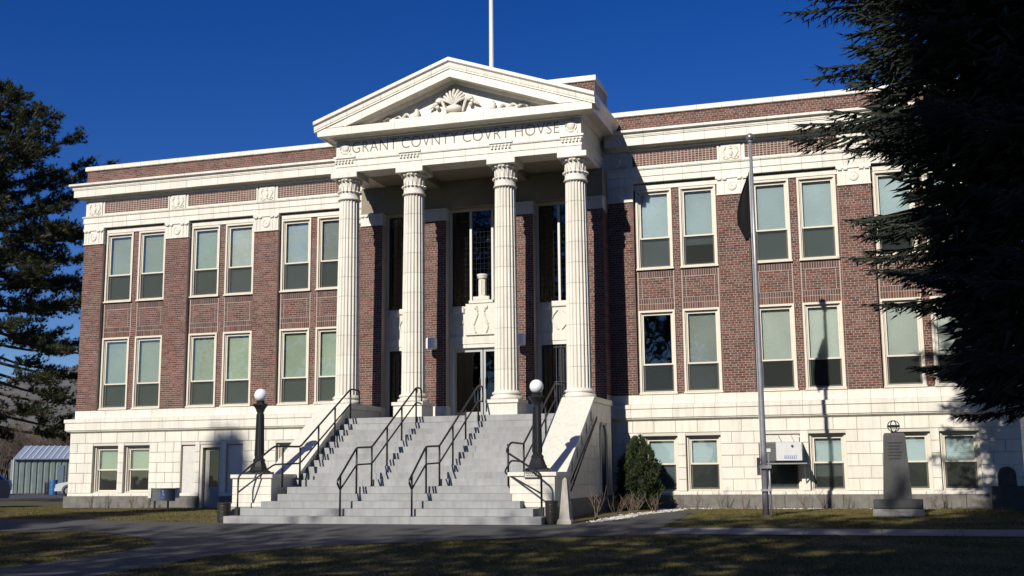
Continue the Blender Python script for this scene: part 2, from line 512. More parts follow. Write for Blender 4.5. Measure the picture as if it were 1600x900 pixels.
def wing(s):
    def X(a, b): return (a, b) if s > 0 else (-b, -a)
    pil = [(4.02, BAYS[0] - HB - STRIP)] + [(BAYS[i] + HB + STRIP, BAYS[i + 1] - HB - STRIP) for i in (0, 1)] + [(BAYS[2] + HB + STRIP, XC)]
    for a, b in pil:
        x0, x1 = X(a, b)
        core.box(x0 + .002, x1 - .002, PY + YC, .35, 3.13, 9.66)
        lay(x0, x1, 3.135, 9.06, PY)
    for c in BAYS:
        cs = s * c
        x0, x1 = cs - HB - STRIP, cs + HB + STRIP
        ops = []
        for q in (-1, 1):
            a, b = sorted((cs + q * G_ / 2, cs + q * HB))
            ops += [(a, b, Z2B, Z2T), (a, b, Z1B, Z1T)]
            # spandrel under the upper window
            soldiers(a + .02, b - .02, 6.70, 6.93, 0.0)
            soldiers(a + .02, b - .02, 5.90, 6.06, 0.0)
            soldiers(a + .02, b - .02, 5.70, 5.895, 0.0, 'mixed')
            lay(a + .02, a + .125, 6.065, 6.695, 0.0, 'grey', L=0.3, bond=0)
            lay(b - .125, b - .02, 6.065, 6.695, 0.0, 'grey', L=0.3, bond=0)
            lay(a + .13, b - .13, 6.065, 6.69, 0.0, 'red')
            lay(a + .02 - (STRIP if q < 0 else 0) - .02, a + .018, 5.70, 6.93, 0.0, L=.3, bond=0) if False else None
        for r in strips(x0, x1, 3.13, 9.66, ops):
            core.box(r[0], r[1], YC, .35, r[2], r[3])
        lay(cs - G_ / 2, cs + G_ / 2, 3.16, 9.44, 0.0, L=0.155)
        lay(x0, x0 + STRIP - .004, 3.16, 9.44, 0.0, L=.3, bond=0)
        lay(x1 - STRIP + .004, x1, 3.16, 9.44, 0.0, L=.3, bond=0)
    # parapet
    x0, x1 = X(3.86, XC)
    core.box(x0, x1, PY + YC, .25, 11.0, 11.78)
    lay(x0, x1, 11.24, 11.775, PY)
    # basement openings
    bops = []
    for i, c in enumerate(BAYS):
        cs = s * c
        if s < 0 and i == 1:
            bops += [(-10.82, -10.28, 0.25, 1.9), (-10.10, -9.27, -.5, 1.9), (-9.10, -8.47, .25, 1.9)]
        else:
            for q in (-1, 1):
                a, b = sorted((cs + q * GB / 2, cs + q * HBB))
                if s < 0 and i == 2: a -= .1; b -= .1
                bops.append((a, b, BB, BT))
    bx0, bx1 = X(4.02, XC + .10)
    for r in strips(bx0, bx1, 0.18, 2.37, bops):
        core2[s].box(r[0], r[1], -.225, .35, r[2], r[3])
    # ashlar courses
    zs = [2.36, 2.0, 1.66, 1.32, .98, .64, .30]
    for j in range(6):
        zt, zb = zs[j], zs[j + 1]
        ops = [o for o in bops if o[2] < zt - .02 and o[3] > zb + .02]
        xs = sorted([bx0, bx1] + [e for o in ops for e in o[:2]])
        for a, b in zip(xs[::2], xs[1::2]):
            Lb = .64; off = .32 if j % 2 else 0
            cuts = [a]; x = a + (Lb - off if off else Lb)
            while x < b - .14:
                cuts.append(x); x += Lb
            cuts.append(b)
            for p, q in zip(cuts, cuts[1:]):
                jt = random.uniform(-.003, .003)
                P(MB().cham(p + .005, q - .005, -.226, -.250 + jt, zb + .005, zt - .005, .009), 'ashlar_block', CREAM)
    # sill course under the ashlar
    xs = sorted([bx0, bx1] + [e for o in bops if o[2] < .2 for e in o[:2]])
    for a, b in zip(xs[::2], xs[1::2]):
        n = max(1, round((b - a) / 1.28)); w = (b - a) / n
        for i in range(n):
            P(MB().cham(a + i * w + .005, a + (i + 1) * w - .005, -.224, -.275, .195, .295, .012), 'sill_course_block', CREAM)
    # granite plinth
    e = XC + .2
    gx0, gx1 = X(4.2, e)
    xs = sorted([gx0, gx1] + [v for o in bops if o[2] < 0 for v in o[:2]])
    for a, b in zip(xs[::2], xs[1::2]):
        n = max(1, round((b - a) / 1.6)); w = (b - a) / n
        for i in range(n):
            P(MB().cham(a + i * w + .004, a + (i + 1) * w - .004, .3, -.35, -.5, .19, .012), 'granite_plinth_block', GRANITE)
    return bops


core2 = {-1: MB(), 1: MB()}
BOPS = {s: wing(s) for s in (-1, 1)}

# ---- swept mouldings -------------------------------------------------


def run(name, prof, xa, xb, y0, blk, ma=CREAM, ma_in=0, mb_in=0, gap=.007):
    """profile (o,z): o outwards from plane y0; mitred at outer corners when ma_in / mb_in = 1"""
    n = max(1, round((xb - xa) / blk)); w = (xb - xa) / n
    for i in range(n):
        a = xa + i * w + (gap / 2 if i else 0); b = xa + (i + 1) * w - (gap / 2 if i < n - 1 else 0)
        A = [(a - (o if (i == 0 and ma_in) else 0), y0 - o, z) for o, z in prof]
        B = [(b + (o if (i == n - 1 and mb_in) else 0), y0 - o, z) for o, z in prof]
        P(MB().prism(A, B), name, ma, fix=True)


def ret(name, prof, x0, sgn, ya, yb, ma=CREAM, miter=1):
    """return along y at plane x0, outwards sgn; mitred at the front end ya"""
    A = [(x0 + sgn * o, ya - (o if miter else 0), z) for o, z in prof]
    B = [(x0 + sgn * o, yb, z) for o, z in prof]
    P(MB().prism(A, B), name, ma, fix=True)


ARCH = [(-.3, 9.655), (0.02, 9.655), (.02, 9.83), (.045, 9.84), (.045, 10.03), (.075, 10.045), (.09, 10.085), (.06, 10.10), (-.3, 10.10)]
BED = [(-.3, 10.655), (.02, 10.655), (.05, 10.70), (.05, 10.735), (.10, 10.775), (-.3, 10.775)]
CORN = [(-.3, 10.778), (.10, 10.778), (.24, 10.792), (.255, 10.775), (.305, 10.775), (.305, 11.02), (.33, 11.03), (.33, 11.055), (.345, 11.065), (.35, 11.13), (.40, 11.16), (.44, 11.17), (.44, 11.24), (.0, 11.29), (-.3, 11.29)]
COPE = [(-.45, 11.785), (.045, 11.785), (.06, 11.80), (.06, 11.925), (.03, 11.95), (-.45, 11.96)]
BAND = [(-.3, 2.862), (.01, 2.862), (.01, 3.128), (-.3, 3.128)]
WT = [(-.3, 2.345), (.10, 2.345), (.13, 2.38), (.20, 2.415), (.20, 2.44), (.235, 2.455), (.235, 2.70), (.265, 2.715), (.265, 2.835), (.03, 2.858), (-.3, 2.858)]
for s in (-1, 1):
    if s < 0:
        a, b, l, r_ = -XC, -4.02, 1, 0
    else:
        a, b, l, r_ = 4.02, XC, 0, 1
    run('architrave_block', ARCH, a, b, PY, .58, ma_in=l, mb_in=r_)
    run('bed_moulding', BED, a, b, PY, 1.8, ma_in=l, mb_in=r_)
    run('cornice_block', CORN, a, b, PY, .62, ma_in=l, mb_in=r_)
    ca, cb = (a, -3.86) if s < 0 else (3.86, b)
    run('coping_stone', COPE, ca, cb, PY, .75, ma_in=l, mb_in=r_)
    run('plinth_course_block', BAND, a, b, PY, .62, ma_in=l, mb_in=r_)
    run('water_table_block', WT, a, b, PY, .62, ma_in=l, mb_in=r_)
    for nm, pr in (('architrave_return', ARCH), ('bed_moulding_return', BED), ('cornice_return', CORN), ('coping_return', COPE), ('plinth_course_return', BAND), ('water_table_return', WT)):
        ret(nm, pr, s * XC, s, PY, 14.0)
# frieze: carved blocks over the pilasters, framed brick panels between
for s in (-1, 1):
    x0, x1 = sorted((s * 4.02, s * XC))
    MB().box(x0, x1, PY + .02, .3, 10.08, 10.66).build('frieze_backing', CREAM, CH)


def carved():
    mb = MB()
    mb.cham(-.30, .30, .03, -.012, .02, .56, .012)
    # lyre-like scrolls either side of a small urn
    for q in (-1, 1):
        pts = [(q * (.10 + .11 * math.sin(t * 2.6)), -.022, .10 + .36 * t) for t in [i / 9 for i in range(10)]]
        mb.tube(pts, .016, 5)
        for cx, cz, rr in ((q * .21, .14, .035), (q * .17, .40, .03), (q * .23, .30, .02)):
            mb.blob((cx, -.018, cz), rr, 8, 4, (1, .6, 1))
        mb.tube([(q * .04, -.02, .08), (q * .14, -.025, .07), (q * .24, -.02, .09)], .013, 5)
    mb.blob((0, -.02, .25), .07, 10, 6, (.8, .5, 1.5)); mb.blob((0, -.02, .40), .035, 8, 4, (1.5, .6, .8))
    mb.blob((0, -.02, .47), .022, 8, 4, (1, .7, 2.0)); mb.blob((0, -.02, .12), .03, 8, 4, (2, .6, .8))
    return mb.mesh('carved_frieze_block', CREAMR)


def capital():
    mb = MB()
    mb.box(-.5, .5, -.02, .3, 0, .5)
    mb.box(-.53, .53, -.05, .3, .5, .585)
    mb.box(-.515, .515, -.035, .3, .0, .045)
    for q in (-1, 1):
        for x in (.47, .30):
            mb.tube([(q * x, -.045, .47), (q * (x - .12), -.045, .47)], .03, 8)
        mb.box(q * .26 - .014, q * .26 + .014, -.034, 0, .06, .45)
        mb.box(q * .40 - .010, q * .40 + .010, -.03, 0, .06, .42)
    mb.lathe([(.15, 0), (.15, .02), (.11, .032), (.10, .02), (.03, .02), (.02, .035)], 20)
    # stand the medallion on the front face
    n = 20 * 6
    for i in range(len(mb.v) - n, len(mb.v)):
        x, y, z = mb.v[i]; mb.v[i] = (x, -.02 - z, .27 + y)
    return mb.mesh('pilaster_capital', CREAM)


CARV, CAPI = carved(), capital()
for s in (-1, 1):
    pil = [(4.02, BAYS[0] - HB - STRIP)] + [(BAYS[i] + HB + STRIP, BAYS[i + 1] - HB - STRIP) for i in (0, 1)] + [(BAYS[2] + HB + STRIP, XC)]
    cents = []
    for i, (a, b) in enumerate(pil):
        c = s * (a + b) / 2
        put('pilaster_capital', CAPI, CH, (c, PY, 9.065), None, ((b - a) / 1.0, 1, 1))
        cents.append(c); put('carved_frieze_block', CARV, CH, (c, PY - .002, 10.09))
    for a, b in zip(cents, cents[1:]):
        x0, x1 = sorted((a, b)); x0 += .36; x1 -= .36
        mb = MB()
        for bx in ((x0, x1, 10.60, 10.655), (x0, x1, 10.10, 10.17), (x0, x0 + .05, 10.17, 10.60), (x1 - .05, x1, 10.17, 10.60)):
            mb.box(bx[0], bx[1], PY - .01, PY + .05, bx[2], bx[3])
        mb.build('panel_frame', CREAM, CH)
        core.box(x0 + .05, x1 - .05, PY + .012, PY + .05, 10.17, 10.60)
        lay(x0 + .05, x1 - .05, 10.175, 10.595, PY + .004, 'mixed', L=.108, bond=0, BJ=.024)
    # window-head lintel strip
    for c in BAYS:
        mb = MB(); mb.box(s * c - HB - STRIP + .004, s * c + HB + STRIP - .004, -.04, .02, 9.455, 9.60)
        mb.build('window_lintel', CREAM, CH)

# ---- windows ------------------------------------------------------------
BLIND_COL = {'green': (0.50, 0.58, 0.46), 'pale': (0.68, 0.73, 0.70), 'blue': (0.58, 0.70, 0.78), 'grey': (0.36, 0.39, 0.38), 'olive': (0.46, 0.50, 0.36)}


def blind_mat(nm, col):
    M = mat('blind_' + nm, col, 0.8, var=0.15, scale=0.9, objvar=.14)
    n, l = M.node_tree.nodes, M.node_tree.links
    b = n['Principled BSDF']
    g = n.new('ShaderNodeNewGeometry')
    w = n.new('ShaderNodeTexWave'); w.bands_direction = 'Z'; w.inputs['Scale'].default_value = 6.0
    w.inputs['Distortion'].default_value = 0.0
    l.new(g.outputs['Position'], w.inputs['Vector'])
    bp = n.new('ShaderNodeBump'); bp.inputs['Strength'].default_value = 0.2; bp.inputs['Distance'].default_value = 0.01
    l.new(w.outputs['Fac'], bp.inputs['Height']); l.new(bp.outputs[0], b.inputs['Normal'])
    return M


BLINDS = {k_: blind_mat(k_, c_) for k_, c_ in BLIND_COL.items()}


class Win:
    def __init__(s, w, h, rail):
        c = .06
        f = MB()
        f.box(0, c, -.035, .14, 0, h); f.box(w - c, w, -.035, .14, 0, h); f.box(c, w - c, -.035, .14, h - c, h)
        f.box(c, w - c, -.01, .14, 0.06, .085)
        # inner stop
        c2 = .095
        f.box(c, c2, .02, .14, .085, h - c); f.box(w - c2, w - c, .02, .14, .085, h - c); f.box(c2, w - c2, .02, .14, h - c2, h - c)
        s.frame = f.mesh('window', PAINT)
        s.sill = MB().add([(-.02, -.07, 0), (w + .02, -.07, 0), (w + .02, -.07, .045), (-.02, -.07, .045), (-.02, .02, 0), (w + .02, .02, 0), (w + .02, .02, .06), (-.02, .02, .06)],
                          [(0, 1, 2, 3), (3, 2, 6, 7), (0, 4, 5, 1), (4, 7, 6, 5), (0, 3, 7, 4), (1, 5, 6, 2)]).mesh('sill', PAINT)
        t = .045

        def sash(x0, x1, z0, z1, y0, y1):
            m_ = MB(); m_.box(x0, x0 + t, y0, y1, z0, z1); m_.box(x1 - t, x1, y0, y1, z0, z1); m_.box(x0 + t, x1 - t, y0, y1, z0, z0 + t); m_.box(x0 + t, x1 - t, y0, y1, z1 - t, z1)
            return m_.mesh('sash', PAINT)
        s.up = sash(c2 + .003, w - c2 - .003, rail - .02, h - c2 - .003, .05, .085)
        s.lo = sash(c2 + .003, w - c2 - .003, .088, rail + .03, .092, .125)
        s.pu = MB().box(c2 + t, w - c2 - t, .065, .069, rail + .02, h - c2 - t).mesh('pane', GLASS)
        s.pl = MB().box(c2 + t, w - c2 - t, .107, .111, .088 + t, rail - .01).mesh('pane', GLASS)
        s.scr = MB().box(c2 + .004, w - c2 - .004, .073, .075, .09, rail - .024).mesh('insect_screen', SCREEN)
        s.w, s.h, s.rail, s.c2 = w, h, rail, c2
        s.bl = {}

    def place(s, x, y, z, blind, frac, screen=True):
        r_ = put('window', s.frame, CH, (x, y, z))
        for nm, me in (('sill', s.sill), ('sash', s.up), ('sash', s.lo), ('pane', s.pu), ('pane', s.pl)):
            put(nm, me, r_)
        if screen: put('insect_screen', s.scr, r_)
        if blind:
            k_ = (blind, round(frac, 2))
            if k_ not in s.bl:
                m_ = MB(); zb = s.h - s.c2 - frac * (s.h - 2 * s.c2)
                m_.box(s.c2 + .012, s.w - s.c2 - .012, .155, .158, zb, s.h - s.c2)
                m_.box(s.c2 + .012, s.w - s.c2 - .012, .15, .165, zb - .03, zb)
                s.bl[k_] = m_.mesh('blind', BLINDS[blind])
            put('blind', s.bl[k_], r_)
        return r_


W2, W1, WBm = Win(W_, Z2T - Z2B, .99), Win(W_, Z1T - Z1B, .90), Win(WB, BT - BB, .82)
for s in (-1, 1):
    for i, c in enumerate(BAYS):
        cs = s * c
        for q in (-1, 1):
            x = min(cs + q * G_ / 2, cs + q * HB)
            if s < 0:
                W2.place(x, 0, Z2B, ['grey', 'pale', 'olive'][i] if q > 0 else ['blue', 'green', 'olive'][i], [1.0, .97, .99][i])
                W1.place(x, 0, Z1B, 'green' if (i + q) % 3 else 'olive', [1.0, .985, .97][(i * 2 + q) % 3])
            else:
                W2.place(x, 0, Z2B, 'blue', [.99, .72, .97, .99, .66, .99][i * 2 + (q > 0)])
                if i == 0 and q < 0:
                    W1.place(x, 0, Z1B, None, 0)
                else:
                    W1.place(x, 0, Z1B, 'grey' if i == 0 else 'pale', .99 if i == 0 else .64)
for s in (-1, 1):
    for o in BOPS[s]:
        if o[1] - o[0] > 1.0:
            sx = (o[1] - o[0]) / WB
            n_ = len([1 for ob in CH.children if ob.name.startswith('window')])
            fr_ = random.choice([.5, .5, .99, .75])
            w_ = WBm.place(o[0], -.09, o[2], 'green' if s < 0 else 'blue', .5 if s < 0 else fr_, s > 0)
# interior backing so rooms read dark
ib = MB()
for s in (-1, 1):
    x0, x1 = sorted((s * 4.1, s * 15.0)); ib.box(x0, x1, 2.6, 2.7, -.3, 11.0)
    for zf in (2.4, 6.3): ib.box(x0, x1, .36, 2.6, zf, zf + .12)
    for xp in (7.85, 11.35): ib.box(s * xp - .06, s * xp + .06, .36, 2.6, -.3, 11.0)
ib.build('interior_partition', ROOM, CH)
# ---- left basement entrance bay: two boarded openings and a door
for a, b in ((-10.82, -10.28), (-9.10, -8.47)):
    MB().box(a + .02, b - .02, -.16, -.12, .27, 1.88).build('boarded_opening', mat('white_board', (.66, .63, .57), .7, var=.12), CH)
dr = MB(); a, b = -10.10, -9.27
dr.box(a, a + .09, -.2, .1, -.25, 1.9); dr.box(b - .09, b, -.2, .1, -.25, 1.9); dr.box(a + .09, b - .09, -.2, .1, 1.8, 1.9)
dro = dr.build('basement_door', PAINT, CH)
dd = MB(); dd.box(a + .095, b - .095, -.06, -.02, -.24, .5); dd.box(a + .095, a + .28, -.06, -.02, .5, 1.795); dd.box(b - .2, b - .095, -.06, -.02, .5, 1.795)
dd.box(a + .28, b - .2, -.06, -.02, 1.70, 1.795)
dd.build('door_leaf', mat('door_grey_paint', (.36, .34, .30), .6), dro)
MB().box(a + .28, b - .2, -.045, -.038, .5, 1.70).build('pane', GLASSD, dro)
MB().blob((b - .15, -.10, .75), .03).build('door_knob', BLACK, dro)
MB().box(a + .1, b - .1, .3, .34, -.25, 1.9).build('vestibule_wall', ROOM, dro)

# ---- rest of the block: sides, back, roof
sh = MB()
for s in (-1, 1):
    x0, x1 = sorted((s * XC, s * (XC - .35)))
    sh.box(x0, x1, .352, 14, 3.13, 11.0)
sh.box(-XC, XC, 14.002, 14.3, -.5, 11.7)
sh.build('rear_and_side_wall', PLAIN_BRICK, CH)
sh = MB()
for s in (-1, 1):
    x0, x1 = sorted((s * (XC + .1), s * (XC - .3)))
    sh.box(x0, x1, .352, 14, -.5, 2.86)
    x0, x1 = sorted((s * (XC + .002), s * (XC - .3)))
    sh.box(x0, x1, .352, 14, 11.0, 11.784)
    sh.box(x0, x1, .352, 14, 9.655, 10.99)
sh.build('side_wall_base', CREAM, CH)
MB().box(-XC + .35, XC - .35, .36, 14.0, 11.02, 11.15).build('flat_roof', ROOF, CH)

# ------------------------------------------------------------------ central block
CY = -0.80
XE = 4.02       # outer face of the end piers
PIERS = [(-XE, -3.26), (-1.80, -1.07), (1.07, 1.80), (3.26, XE)]
FZ = 2.50
for a, b in PIERS:
    core.box(a + .002, b - .002, CY + YC, -.15, FZ, 9.2)
    lay(a, b, 2.93, 8.80, CY)
    P(MB().cham(a - .03, b + .03, -.2, CY - .04, FZ, 2.925, .012), 'pier_base', CREAM)
    put('pilaster_capital', CAPI, CH, ((a + b) / 2, CY, 8.80), None, ((b - a) / 1.0, 1, .66))
for s in (-1, 1):   # shaded side faces of the end piers
    x0, x1 = sorted((s * XE, s * (XE - .3))); core.box(x0, x1, -.149, .3, -.3, 9.65)
    mb = MB()
    zc = 3.135
    while zc < 8.75:
        mb.box(s * XE - .02, s * XE + .008, CY + .012, -.16, zc + .006, zc + .063); zc += .0695
    kind(mb.build('side_brick_course', BRICK, CH), 'stuff')
# spandrels, windows and doors of the three portico bays


def portico_bay(x0, x1, centre):
    c = (x0 + x1) / 2; w = x1 - x0
    yb = -.45
    mb = MB(); mb.box(x0 + .002, x1 - .002, yb, -.15, 5.10, 5.97)
    mb.box(x0 + .002, x1 - .002, yb - .03, -.15, 5.97, 6.05)
    mb.box(x0 + .002, x1 - .002, yb - .04, -.15, 4.86, 5.10)
    sp = mb.build('spandrel_panel', CREAM, CH)
    rel = MB()
    if centre:
        rel.cham(c - .52, c + .52, yb, yb - .10, 5.12, 6.12, .02)
        rel.cham(c - .40, c + .40, yb, yb - .12, 6.12, 6.22, .015)
        rel.cham(c - .27, c + .27, yb, yb - .10, 6.22, 6.34, .015)
        for q in (-1, 1):
            pts = [(c + q * (.17 + .06 * math.sin(t * 6)), yb - .11, 5.20 + .8 * t) for t in [i / 12 for i in range(13)]]
            rel.tube(pts, .03, 6)
            rel.blob((c + q * .17, yb - .12, 6.0), .06, 8, 5, (1, .6, 1.2))
            rel.cham(c + q * .78 - .2, c + q * .78 + .2, yb, yb - .07, 5.84, 6.06, .03)
            rel.tube([(c + q * (.78 + .16 * math.cos(a)), yb - .02, 5.5 + .16 * math.sin(a)) for a in [i * math.pi / 8 for i in range(9)]], .02, 5)
        rel.build('carved_relief', CREAMR, sp)
        st = MB(); st.lathe([(.155, 0), (.155, .03), (.13, .05), (.125, .55), (.15, .58), (.165, .60), (.165, .64), (.18, .66), (.18, .72), (.05, .74)], 16, (c, yb + .08, 6.34))
        for k_ in range(8):
            a = k_ * math.pi / 4; st.tube([(c + .128 * math.cos(a), yb + .08 + .128 * math.sin(a), 6.40), (c + .126 * math.cos(a), yb + .08 + .126 * math.sin(a), 6.86)], .022, 5)
        smooth_angle(st.build('pedestal_urn', CREAMR, CH))
    else:
        for q in (-1, 1):
            rel.tube([(c + q * (.05 + .20 * math.sin(t * 3.0)), yb - .02, 5.2 + .6 * t) for t in [i / 10 for i in range(11)]], .022, 5)
            rel.cham(c + q * .45 - .16, c + q * .45 + .16, yb, yb - .06, 5.82, 6.02, .03)
        rel.cham(c - .26, c + .26, yb, yb - .05, 5.90, 6.08, .02)
        rel.build('carved_relief', CREAMR, sp)
    # tall window
    fr = MB(); t = .07
    fr.box(x0 + .003, x0 + t, yb, yb + .12, 6.05, 9.2); fr.box(x1 - t, x1 - .003, yb, yb + .12, 6.05, 9.2); fr.box(x0 + t, x1 - t, yb, yb + .12, 9.11, 9.2)
    ms = [c - .36, c + .36] if centre else [c]
    for q in ms: fr.box(q - .035, q + .035, yb - .02, yb + .12, 6.05, 9.11)
    wo = fr.build('tall_window', mat('white_window_paint', (.70, .67, .60), .5), CH)
    edges = [x0 + t] + [e for q in ms for e in (q - .035, q + .035)] + [x1 - t]
    for a, b in zip(edges[::2], edges[1::2]):
        MB().box(a, b, yb + .06, yb + .064, 6.05, 9.11).build('pane', GLASSD, wo)
        lat = MB(); n = max(2, round((b - a) / .14)); ww = (b - a) / n
        for i in range(n + 1):
            xx = a + i * ww; lat.box(xx - .004, xx + .004, yb + .05, yb + .059, 6.05, 9.11)
        zz = 6.05
        while zz < 9.1:
            lat.box(a, b, yb + .052, yb + .057, zz - .004, zz + .004); zz += .17
        lat.build('leaded_lattice', mat('lead_came', (.010, .012, .02), .9), wo)
    # door below
    js = .12
    fr = MB(); fr.box(x0 + .003, x0 + js, yb - .02, yb + .2, FZ, 4.86); fr.box(x1 - js, x1 - .003, yb - .02, yb + .2, FZ, 4.86); fr.box(x0 + js, x1 - js, yb - .02, yb + .2, 4.74, 4.855)
    do = fr.build('doorway', CREAM, CH)
    for q in (-1, 1):
        a, b = sorted((c + q * .015, c + q * (w / 2 - js)))
        lf = MB(); tt = .07
        lf.box(a, a + tt, yb + .08, yb + .13, FZ, 4.74); lf.box(b - tt, b, yb + .08, yb + .13, FZ, 4.74); lf.box(a + tt, b - tt, yb + .08, yb + .13, 4.62, 4.74); lf.box(a + tt, b - tt, yb + .08, yb + .13, FZ, FZ + .25)
        lf.build('door_leaf', mat('bare_aluminium', (.5, .5, .5), .35, metal=.8) if centre else DARKD, do)
        MB().box(a + tt, b - tt, yb + .10, yb + .105, FZ + .25, 4.62).build('pane', GLASSD, do)
        MB().tube([(c + q * .10, yb + .03, FZ + .95), (c + q * .10, yb + .03, FZ + 1.3)], .014, 6).build('pull_handle', BLACK, do)
    if not centre:
        g_ = MB()
        n = 8
        for i in range(n + 1):
            xx = x0 + js + (w - 2 * js) * i / n; g_.box(xx - .008, xx + .008, yb + .03, yb + .046, FZ + .02, 4.72)
        for zz in (FZ + .08, 3.6, 4.66): g_.box(x0 + js, x1 - js, yb + .026, yb + .05, zz - .012, zz + .012)
        g_.build('iron_grille', mat('blue_black_iron', (.03, .03, .06), .5), do)
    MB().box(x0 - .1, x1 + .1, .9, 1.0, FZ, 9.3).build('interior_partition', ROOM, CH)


portico_bay(-1.07, 1.07, True)
portico_bay(-3.26, -1.80, False)
portico_bay(1.80, 3.26, False)
# wall above the tall windows, and portico ceiling with beams
SHADE_TAN = mat('tan_soffit_shade', (.30, .26, .185), .8, var=.15, scale=3)  # porch shade put into the colour of the wall, ceiling and beams
MB().box(-XE, XE, CY + .02, -.15, 9.202, 10.06).build('portico_frieze_wall', SHADE_TAN, CH)
for s in (-1, 1):
    x0, x1 = sorted((s * 3.3, s * 4.018))
    MB().box(x0, x1, -.149, .3, 9.652, 11.30).build('portico_flank', CREAM, CH)
# ---- floor, podium
MB().box(-3.30, 3.30, -3.30, .8, 2.33, FZ).build('portico_floor', CONC, CH)
MB().box(-3.26, 3.26, -3.2, -.3, -.5, 2.325).build('podium_core', CONC, CH)
# ---- stairs
RI, TR = .174, .31
hw = [4.15, 3.86, 3.45, 3.15, 3.02]
stairs = None
for i in range(5):
    y0 = -8.4 + .31 * i
    z0, z1 = -.3 + RI * i, -.3 + RI * (i + 1)
    w = hw[i]
    yb = y0 + .345 if i < 4 else -6.3
    if i == 0: yb = -7.49
    if i == 1: yb = -7.49
    if i == 2: yb = -7.40
    n = 5; seg = 2 * w / n
    mb = MB(); mb.cham(-w, w, yb, y0, z0 - (.3 if i == 0 else .001), z1, .008)
    o = mb.build('staircase' if i == 0 else 'step', CONC, CH if i == 0 else stairs)
    if i == 0: stairs = o
MB().box(-3.05, 3.05, -7.15, -6.3, .2, .569).build('landing', CONC, stairs)
for j in range(10):
    y0 = -6.3 + .3 * j
    z0, z1 = .57 + RI * j, .57 + RI * (j + 1)
    yb = y0 + .34
    xs_ = [-3.26] + sorted(random.uniform(-1, 1) * .25 + q for q in (-1.1, 1.1)) + [3.26]
    mb = MB()
    for a, b in zip(xs_, xs_[1:]):
        mb.cham(a + .001, b - .001, yb, y0, z0 - .05, z1, .008)
    mb.build('step', CONC, stairs)
# ---- cheek walls with pedestals
PEDX = {1: (3.05, 4.27), -1: (-4.53, -3.30)}
for s in (-1, 1):
    x0, x1 = sorted((s * 3.26, s * 4.15))
    zc = lambda y: .9 + (2.95 - .9) * (y + 6.2) / 3.15
    prof = [(-6.2, -.5), (-6.2, .895), (-3.05, 2.95), (-1.0, 2.95), (-.95, 2.95), (-.81, 2.95), (-.81, -.5)]
    mb = MB(); mb.prism([(x0 + .02, y, z - (.03 if z > 0 else 0)) for y, z in prof], [(x1 - .02, y, z - (.03 if z > 0 else 0)) for y, z in prof])
    ck = P(mb, 'stair_cheek_wall', CREAM, fix=True)
    # sloping coping slab and level top slab
    A = [(-6.2, .80), (-6.2, .90), (-3.05, 2.95), (-3.05, 2.82)]
    MB().prism([(x0 - .03, y, z) for y, z in A], [(x1 + .03, y, z) for y, z in A]).build('sloping_coping', CREAM, ck, fix=True)
    MB().box(x0 - .03, x1 + .03, -3.05, -.82, 2.80, 2.95).build('coping_slab', CREAM, ck)
    # ashlar on the outer side
    xo = s * 4.15
    arch_y = (-2.45, -1.55)
    for j in range(8):
        zb = .22 + .34 * j; zt = zb + .34
        if zt > 2.79: break
        ys_ = -6.2 if zt < .85 else -6.2 + (zt + .02 - .80) * 3.15 / 2.05
        y = -.95
        first = True
        while y > ys_ + .1:
            L_ = .60 if not (first and j % 2) else .30
            first = False
            a, b = max(ys_ + .02, y - L_), y
            if s > 0 and zb < 2.2 and not (b < arch_y[0] or a > arch_y[1]):
                if a < arch_y[0]: b = arch_y[0]
                elif b > arch_y[1]: a = arch_y[1]
                else:
                    y -= L_; continue
            y -= L_
            if b - a < .06: continue
            xa, xb = sorted((xo - s * .035, xo + s * .006))
            MB().box(xa, xb, a + .007, b - .007, zb + .007, zt - .007).build('ashlar_block', CREAM, ck)
    if s > 0:
        # arched doorway into the podium
        arc = [(-2.40, -.25), (-2.40, 1.85)] + [(-2.0 - .40 * math.cos(t), 1.85 + .40 * math.sin(t)) for t in [i * math.pi / 10 for i in range(1, 10)]] + [(-1.60, 1.85), (-1.60, -.25)]
        MB().prism([(xo - .025, y, z) for y, z in arc], [(xo - .012, y, z) for y, z in arc]).build('arched_door', DARKD, ck, fix=True)
        MB().tube([(xo + .0, y, z) for y, z in arc], .045, 6).build('door_surround', CREAM, ck)
    xa, xb = sorted((xo - s * .03, xo + s * .05))
    MB().box(xa, xb, -6.2, -.36, -.5, .215).build('granite_plinth_block', GRANITE, ck)
    # pedestal
    px0, px1 = PEDX[s]
    pd = P(MB().box(px0 + .06, px1 - .06, -7.44, -6.19, .17, .80), 'stair_pedestal', CREAM)
    P(MB().cham(px0, px1, -6.19, -7.50, .80, .90, .015), 'pedestal_cap', CREAM, pd)
    MB().box(px0, px1, -7.50, -6.15, .08, .172).build('pedestal_base', CREAM, pd)
    MB().box(px0 - .02, px1 + .02, -7.485, -6.10, -.5, .079).build('pedestal_footing', CONC, pd)
    for j, (z0, z1) in enumerate(((.18, .38), (.385, .585), (.59, .79))):
        MB().cham(px0 + .05, px1 - .05, -7.43, -7.455, z0 + .004, z1, .006).build('ashlar_block', CREAM, pd)
# ---- columns
COLX = [-3.6187, -1.4554, 1.4554, 3.6187]
CYL = -2.51
RB, RT = .355, .305
SH0, SH1 = 3.22, 9.22


